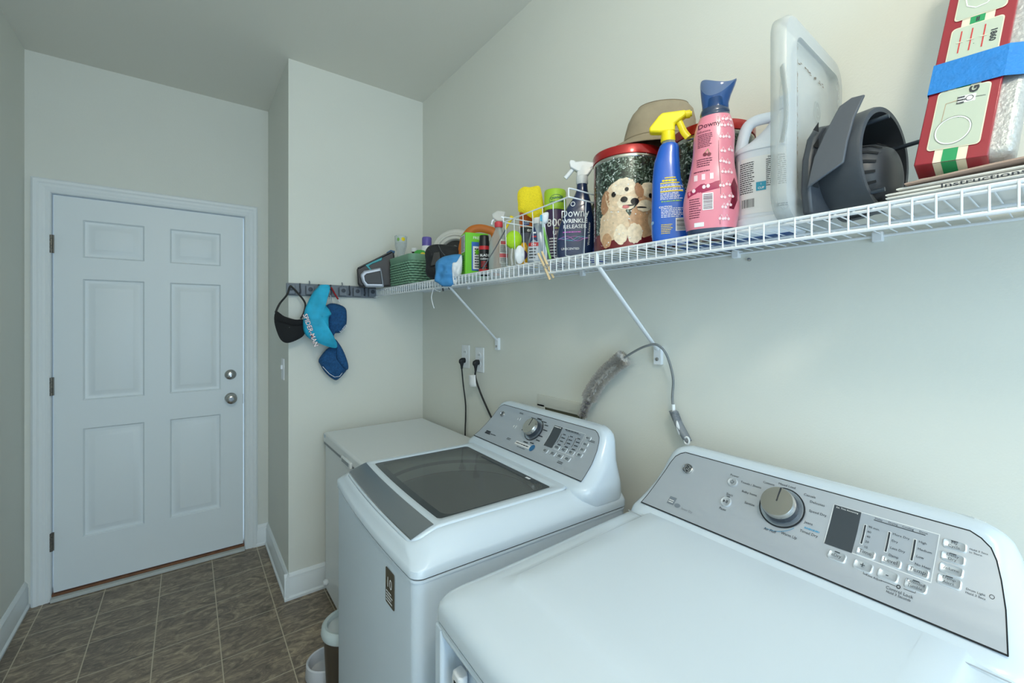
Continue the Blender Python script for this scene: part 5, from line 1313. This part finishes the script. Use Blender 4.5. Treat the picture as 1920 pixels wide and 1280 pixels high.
for x, z, l in ((-.03, .155, .030), (-.05, .030, .032), (.055, .125, .040)):
    m = MB(); a = Rz @ Vector((x, -.035, z)); b_ = Rz @ Vector((x + .004, -.035 - l, z + .002)); m.tube([tuple(a), tuple(b_)], .0038, ST, 10); m.build('pin', t)

# newspapers
np_ = thing('newspaper_stack', 'folded newspapers lying flat under the leaning red box', 'newspapers', (1.0, .03, DK))
NP = mat('newsprint', (224, 224, 220), .85, var=.05, vscale=14); NP2 = mat('newsprint_tan', (176, 152, 138), .85, var=.15, vscale=10)
rg = random.Random(12); zz = 0.001
for k in range(6):
    m = MB(); th_ = .0042; xa = -.135 + .012 * rg.random(); ya = .166 - .018 * k * .5 + .012 * rg.random(); yb = -.33; ang = rg.random() * 4 - 2
    mm = NP2 if k in (4, 6) else NP
    prof = [(ya - .003, 0), (ya + .0015, th_ * .25), (ya + .0015, th_ * .75), (ya - .003, th_)]
    def wv(x, y, z): return (x, y, z + .0018 * math.sin(x * 22 + k) * (y > -.5) + (.0035 * math.sin(y * 14 + k * 2) if k > 3 else 0))
    ring = lambda z: [wv(x, y, z) for x, y in [(xa + (.24 - xa) * i / 10, yb) for i in range(11)] + [(.12, yb + (ya - yb) * i / 12) for i in range(1, 13)] + [(.12 - (.12 - xa) * i / 12, ya) for i in range(1, 13)] + [(xa, ya - (ya - yb) * i / 12) for i in range(1, 12)]]
    def ring(z, ins):
        x0, x1, y0, y1 = xa + ins, .125, yb, ya - ins
        P = [(x0 + (x1 - x0) * i / 10, y0) for i in range(10)] + [(x1, y0 + (y1 - y0) * i / 16) for i in range(16)] + [(x1 - (x1 - x0) * i / 10, y1) for i in range(10)] + [(x0, y1 - (y1 - y0) * i / 16) for i in range(16)]
        return [wv(x, y, z) for x, y in P]
    m.loft([ring(zz, .003), ring(zz + th_ * .3, 0), ring(zz + th_ * .7, 0), ring(zz + th_, .003)], mm)
    if k == 0: m.text(lambda u, v_, o: (u, v_, .0003 - o + 0), 'Instructions', 0, 0, .001, INK)
    m.build('newspaper', np_, smooth=40)
    zz += th_ + .0010
m = MB(); m.text(lambda u, v_, o: (-.1375 - o, -u, v_ + .0), 'Instructions', -.055, .010, .017, INK, .001, sy=.55, bold=.01)
m.build('print', np_)

# red train-set box, leaning back, bound with blue tape
NZ = DK + .0495
rb = thing('train_set_box', 'tall red and cream toy train set box wrapped with blue tape, leaning on newspapers', 'box', (.885, .120, NZ), -90)
rb.rotation_euler = (R(-18.5), R(5.4), R(-90)); rb.scale = (.83, .80, 1.0)
RC = mat('red_card', (150, 30, 46), .3, coat=.4, var=.04); CR = mat('cream_card', (226, 220, 198), .45); SG = mat('sage_panel', (186, 198, 182), .45); GN = mat('green_stripe', (30, 150, 92), .45)
FO = mat('silver_foam', (178, 182, 182), .4, .35, var=.12, vscale=160, bump=.5, bscale=150)
MB().box(-.046, .046, 0, .055, 0, .46, RC).build('carton', rb, bevel=.0015)
m = MB(); m.box(.0, .075, .012, .060, .006, .455, FO) ; m.build('foam_tray', rb, bevel=.012, seg=3)
m = MB(); m.box(.0, .070, .0605, .11, .012, .45, FO); m.build('second_tray', rb, bevel=.012, seg=3)
m = MB(); m.box(.0, .066, .0585, .0625, .01, .452, mat('tray_edge_tan', (150, 136, 104), .8)); m.build('tray_seam', rb)
F = lambda u, v_, o: (u, -o, v_)
m = MB()
m.rect(F, -.021, .021, -.0, .462, CR, .0006, 2, 10)
m.rect(F, -.010, .009, .0, .462, GN, .0010, 2, 10)
for (v0, v1) in ((.022, .120), (.160, .232), (.248, .40)):
    def rp(a, b, e):
        r = .006; o = []
        for cx, cy, a0 in ((.033 - r + e, b - r + e, 0), (-.031 + r - e, b - r + e, 90), (-.031 + r - e, a + r - e, 180), (.033 - r + e, a + r - e, 270)):
            for k in range(5): o.append((cx + r * math.cos(R(a0 + 22.5 * k)), cy + r * math.sin(R(a0 + 22.5 * k))))
        return o
    m.poly(F, rp(v0, v1, .0015), CR, .0014); m.poly(F, rp(v0, v1, 0), SG, .0018)
m.line(F, [(-.003 + .022 * math.cos(a), .050 + .022 * math.sin(a)) for a in [2 * PI * k / 30 for k in range(30)]], .0017, WHT, .0024, True)
m.line(F, [(-.003 + .0235 * math.cos(a), .050 + .0235 * math.sin(a)) for a in [2 * PI * k / 30 for k in range(30)]], .0004, INK, .0026, True)
m.line(F, [(-.020, .068), (-.019, .098), (-.003, .1)], .0008, mat('track_tan', (180, 150, 120), .5), .0024)
m.rect(F, -.004, .018, .094, .106, WHT, .0022, 2, 1); m.disc(F, .0105, .100, .005, .0045, INK, .0026, hole=.8); m.greek(F, -.005, .006, .092, .106, 3, INK, .0028, 5, .6); m.line(F, [(.018, .1), (.03, .099)], .0006, INK, .0026)
m.text(F, 'G', .014, .114, .016, INK, .0026, rot=R(90), bold=.05)
for u in (-.018, -.004, .012):
    m.line(F, [(u, .186), (u, .224)], .0018, mat('track_red', (200, 50, 56), .5), .0024); m.line(F, [(u - .004, .2045), (u + .004, .2045)], .0014, CR, .0028)
m.text(F, '1860', .0245, .202, .011, INK, .0024, rot=R(-90), bold=.03); m.text(F, 'II', .0, .240, .010, INK, .0014, bold=.05)
m.line(F, [(-.022, .33), (-.022, .285), (-.018, .270), (-.006, .262), (.008, .264), (.018, .278), (.024, .30), (.026, .33)], .0017, WHT, .0024)
m.line(F, [(-.0235, .33), (-.0235, .284)], .0010, MATS['track_red'], .0026); m.text(F, 'C', .022, .320, .014, INK, .0024, rot=R(90), bold=.05)
m.build('printed_panel', rb)
m = MB(); FB = lambda u, v_, o: (u, v_, -o)
m.rect(FB, -.021, .021, -.0, .054, CR, .0004, 2, 2); m.rect(FB, -.010, .009, .0, .054, GN, .0008, 2, 2); m.build('bottom_print', rb)
TP = mat('blue_tape', (22, 122, 200), .6, var=.08, vscale=60, bump=.3, bscale=200)
m = MB()
pr_ = [(-.0475, .0), (-.0475, -.0035), (.0475, -.0035), (.0768, .0095), (.0768, .1105), (-.004, .112), (-.0475, .0575)]
m.loft([[(x, y, .120 + (x + .05) * .04 + h_) for i, (x, y) in enumerate(pr_)] for h_ in (0, .026, .053)], TP, False, False); m.build('tape', rb, smooth=20)

# clothespin on the lip
t = thing('clothespin', 'wooden clothespin clipped to the shelf lip below the wire basket', 'clothespin', (SX - .010, .955, SZ - .012), -40, rx=0, ry=-24)
WD = mat('pale_wood', (206, 180, 138), .7, var=.12, vscale=60)
for s_ in (-1, 1):
    m = MB(); m.loft([[(s_ * (.0015 + g), -.004, z), (s_ * (.0015 + g), .004, z), (s_ * (.0085 + g * .6), .004, z), (s_ * (.0085 + g * .6), -.004, z)] for z, g in ((.040, .0015), (.012, .0), (-.008, .0), (-.046, .0012))], WD); o = m.build('jaw', t, bevel=.001)
m = MB(); m.tube([(.007 * math.cos(a), -.0055, -.006 + .004 * math.sin(a)) for a in [2 * PI * k / 16 for k in range(16)]], .0012, CHROME, 6, closed=True); m.build('spring', t)

# thin blue sheet under the jugs, seen from below between the wires
o = MB().box(-.065, .065, -.13, .13, 0, .0011, mat('folder_blue', (22, 78, 140), .5)).build('blue_sheet')
o.location = (1.05, .49, SZ + .0033)
tag(o, 'thin blue plastic sheet lying on the shelf wires under the pink bottle and jug', 'sheet')
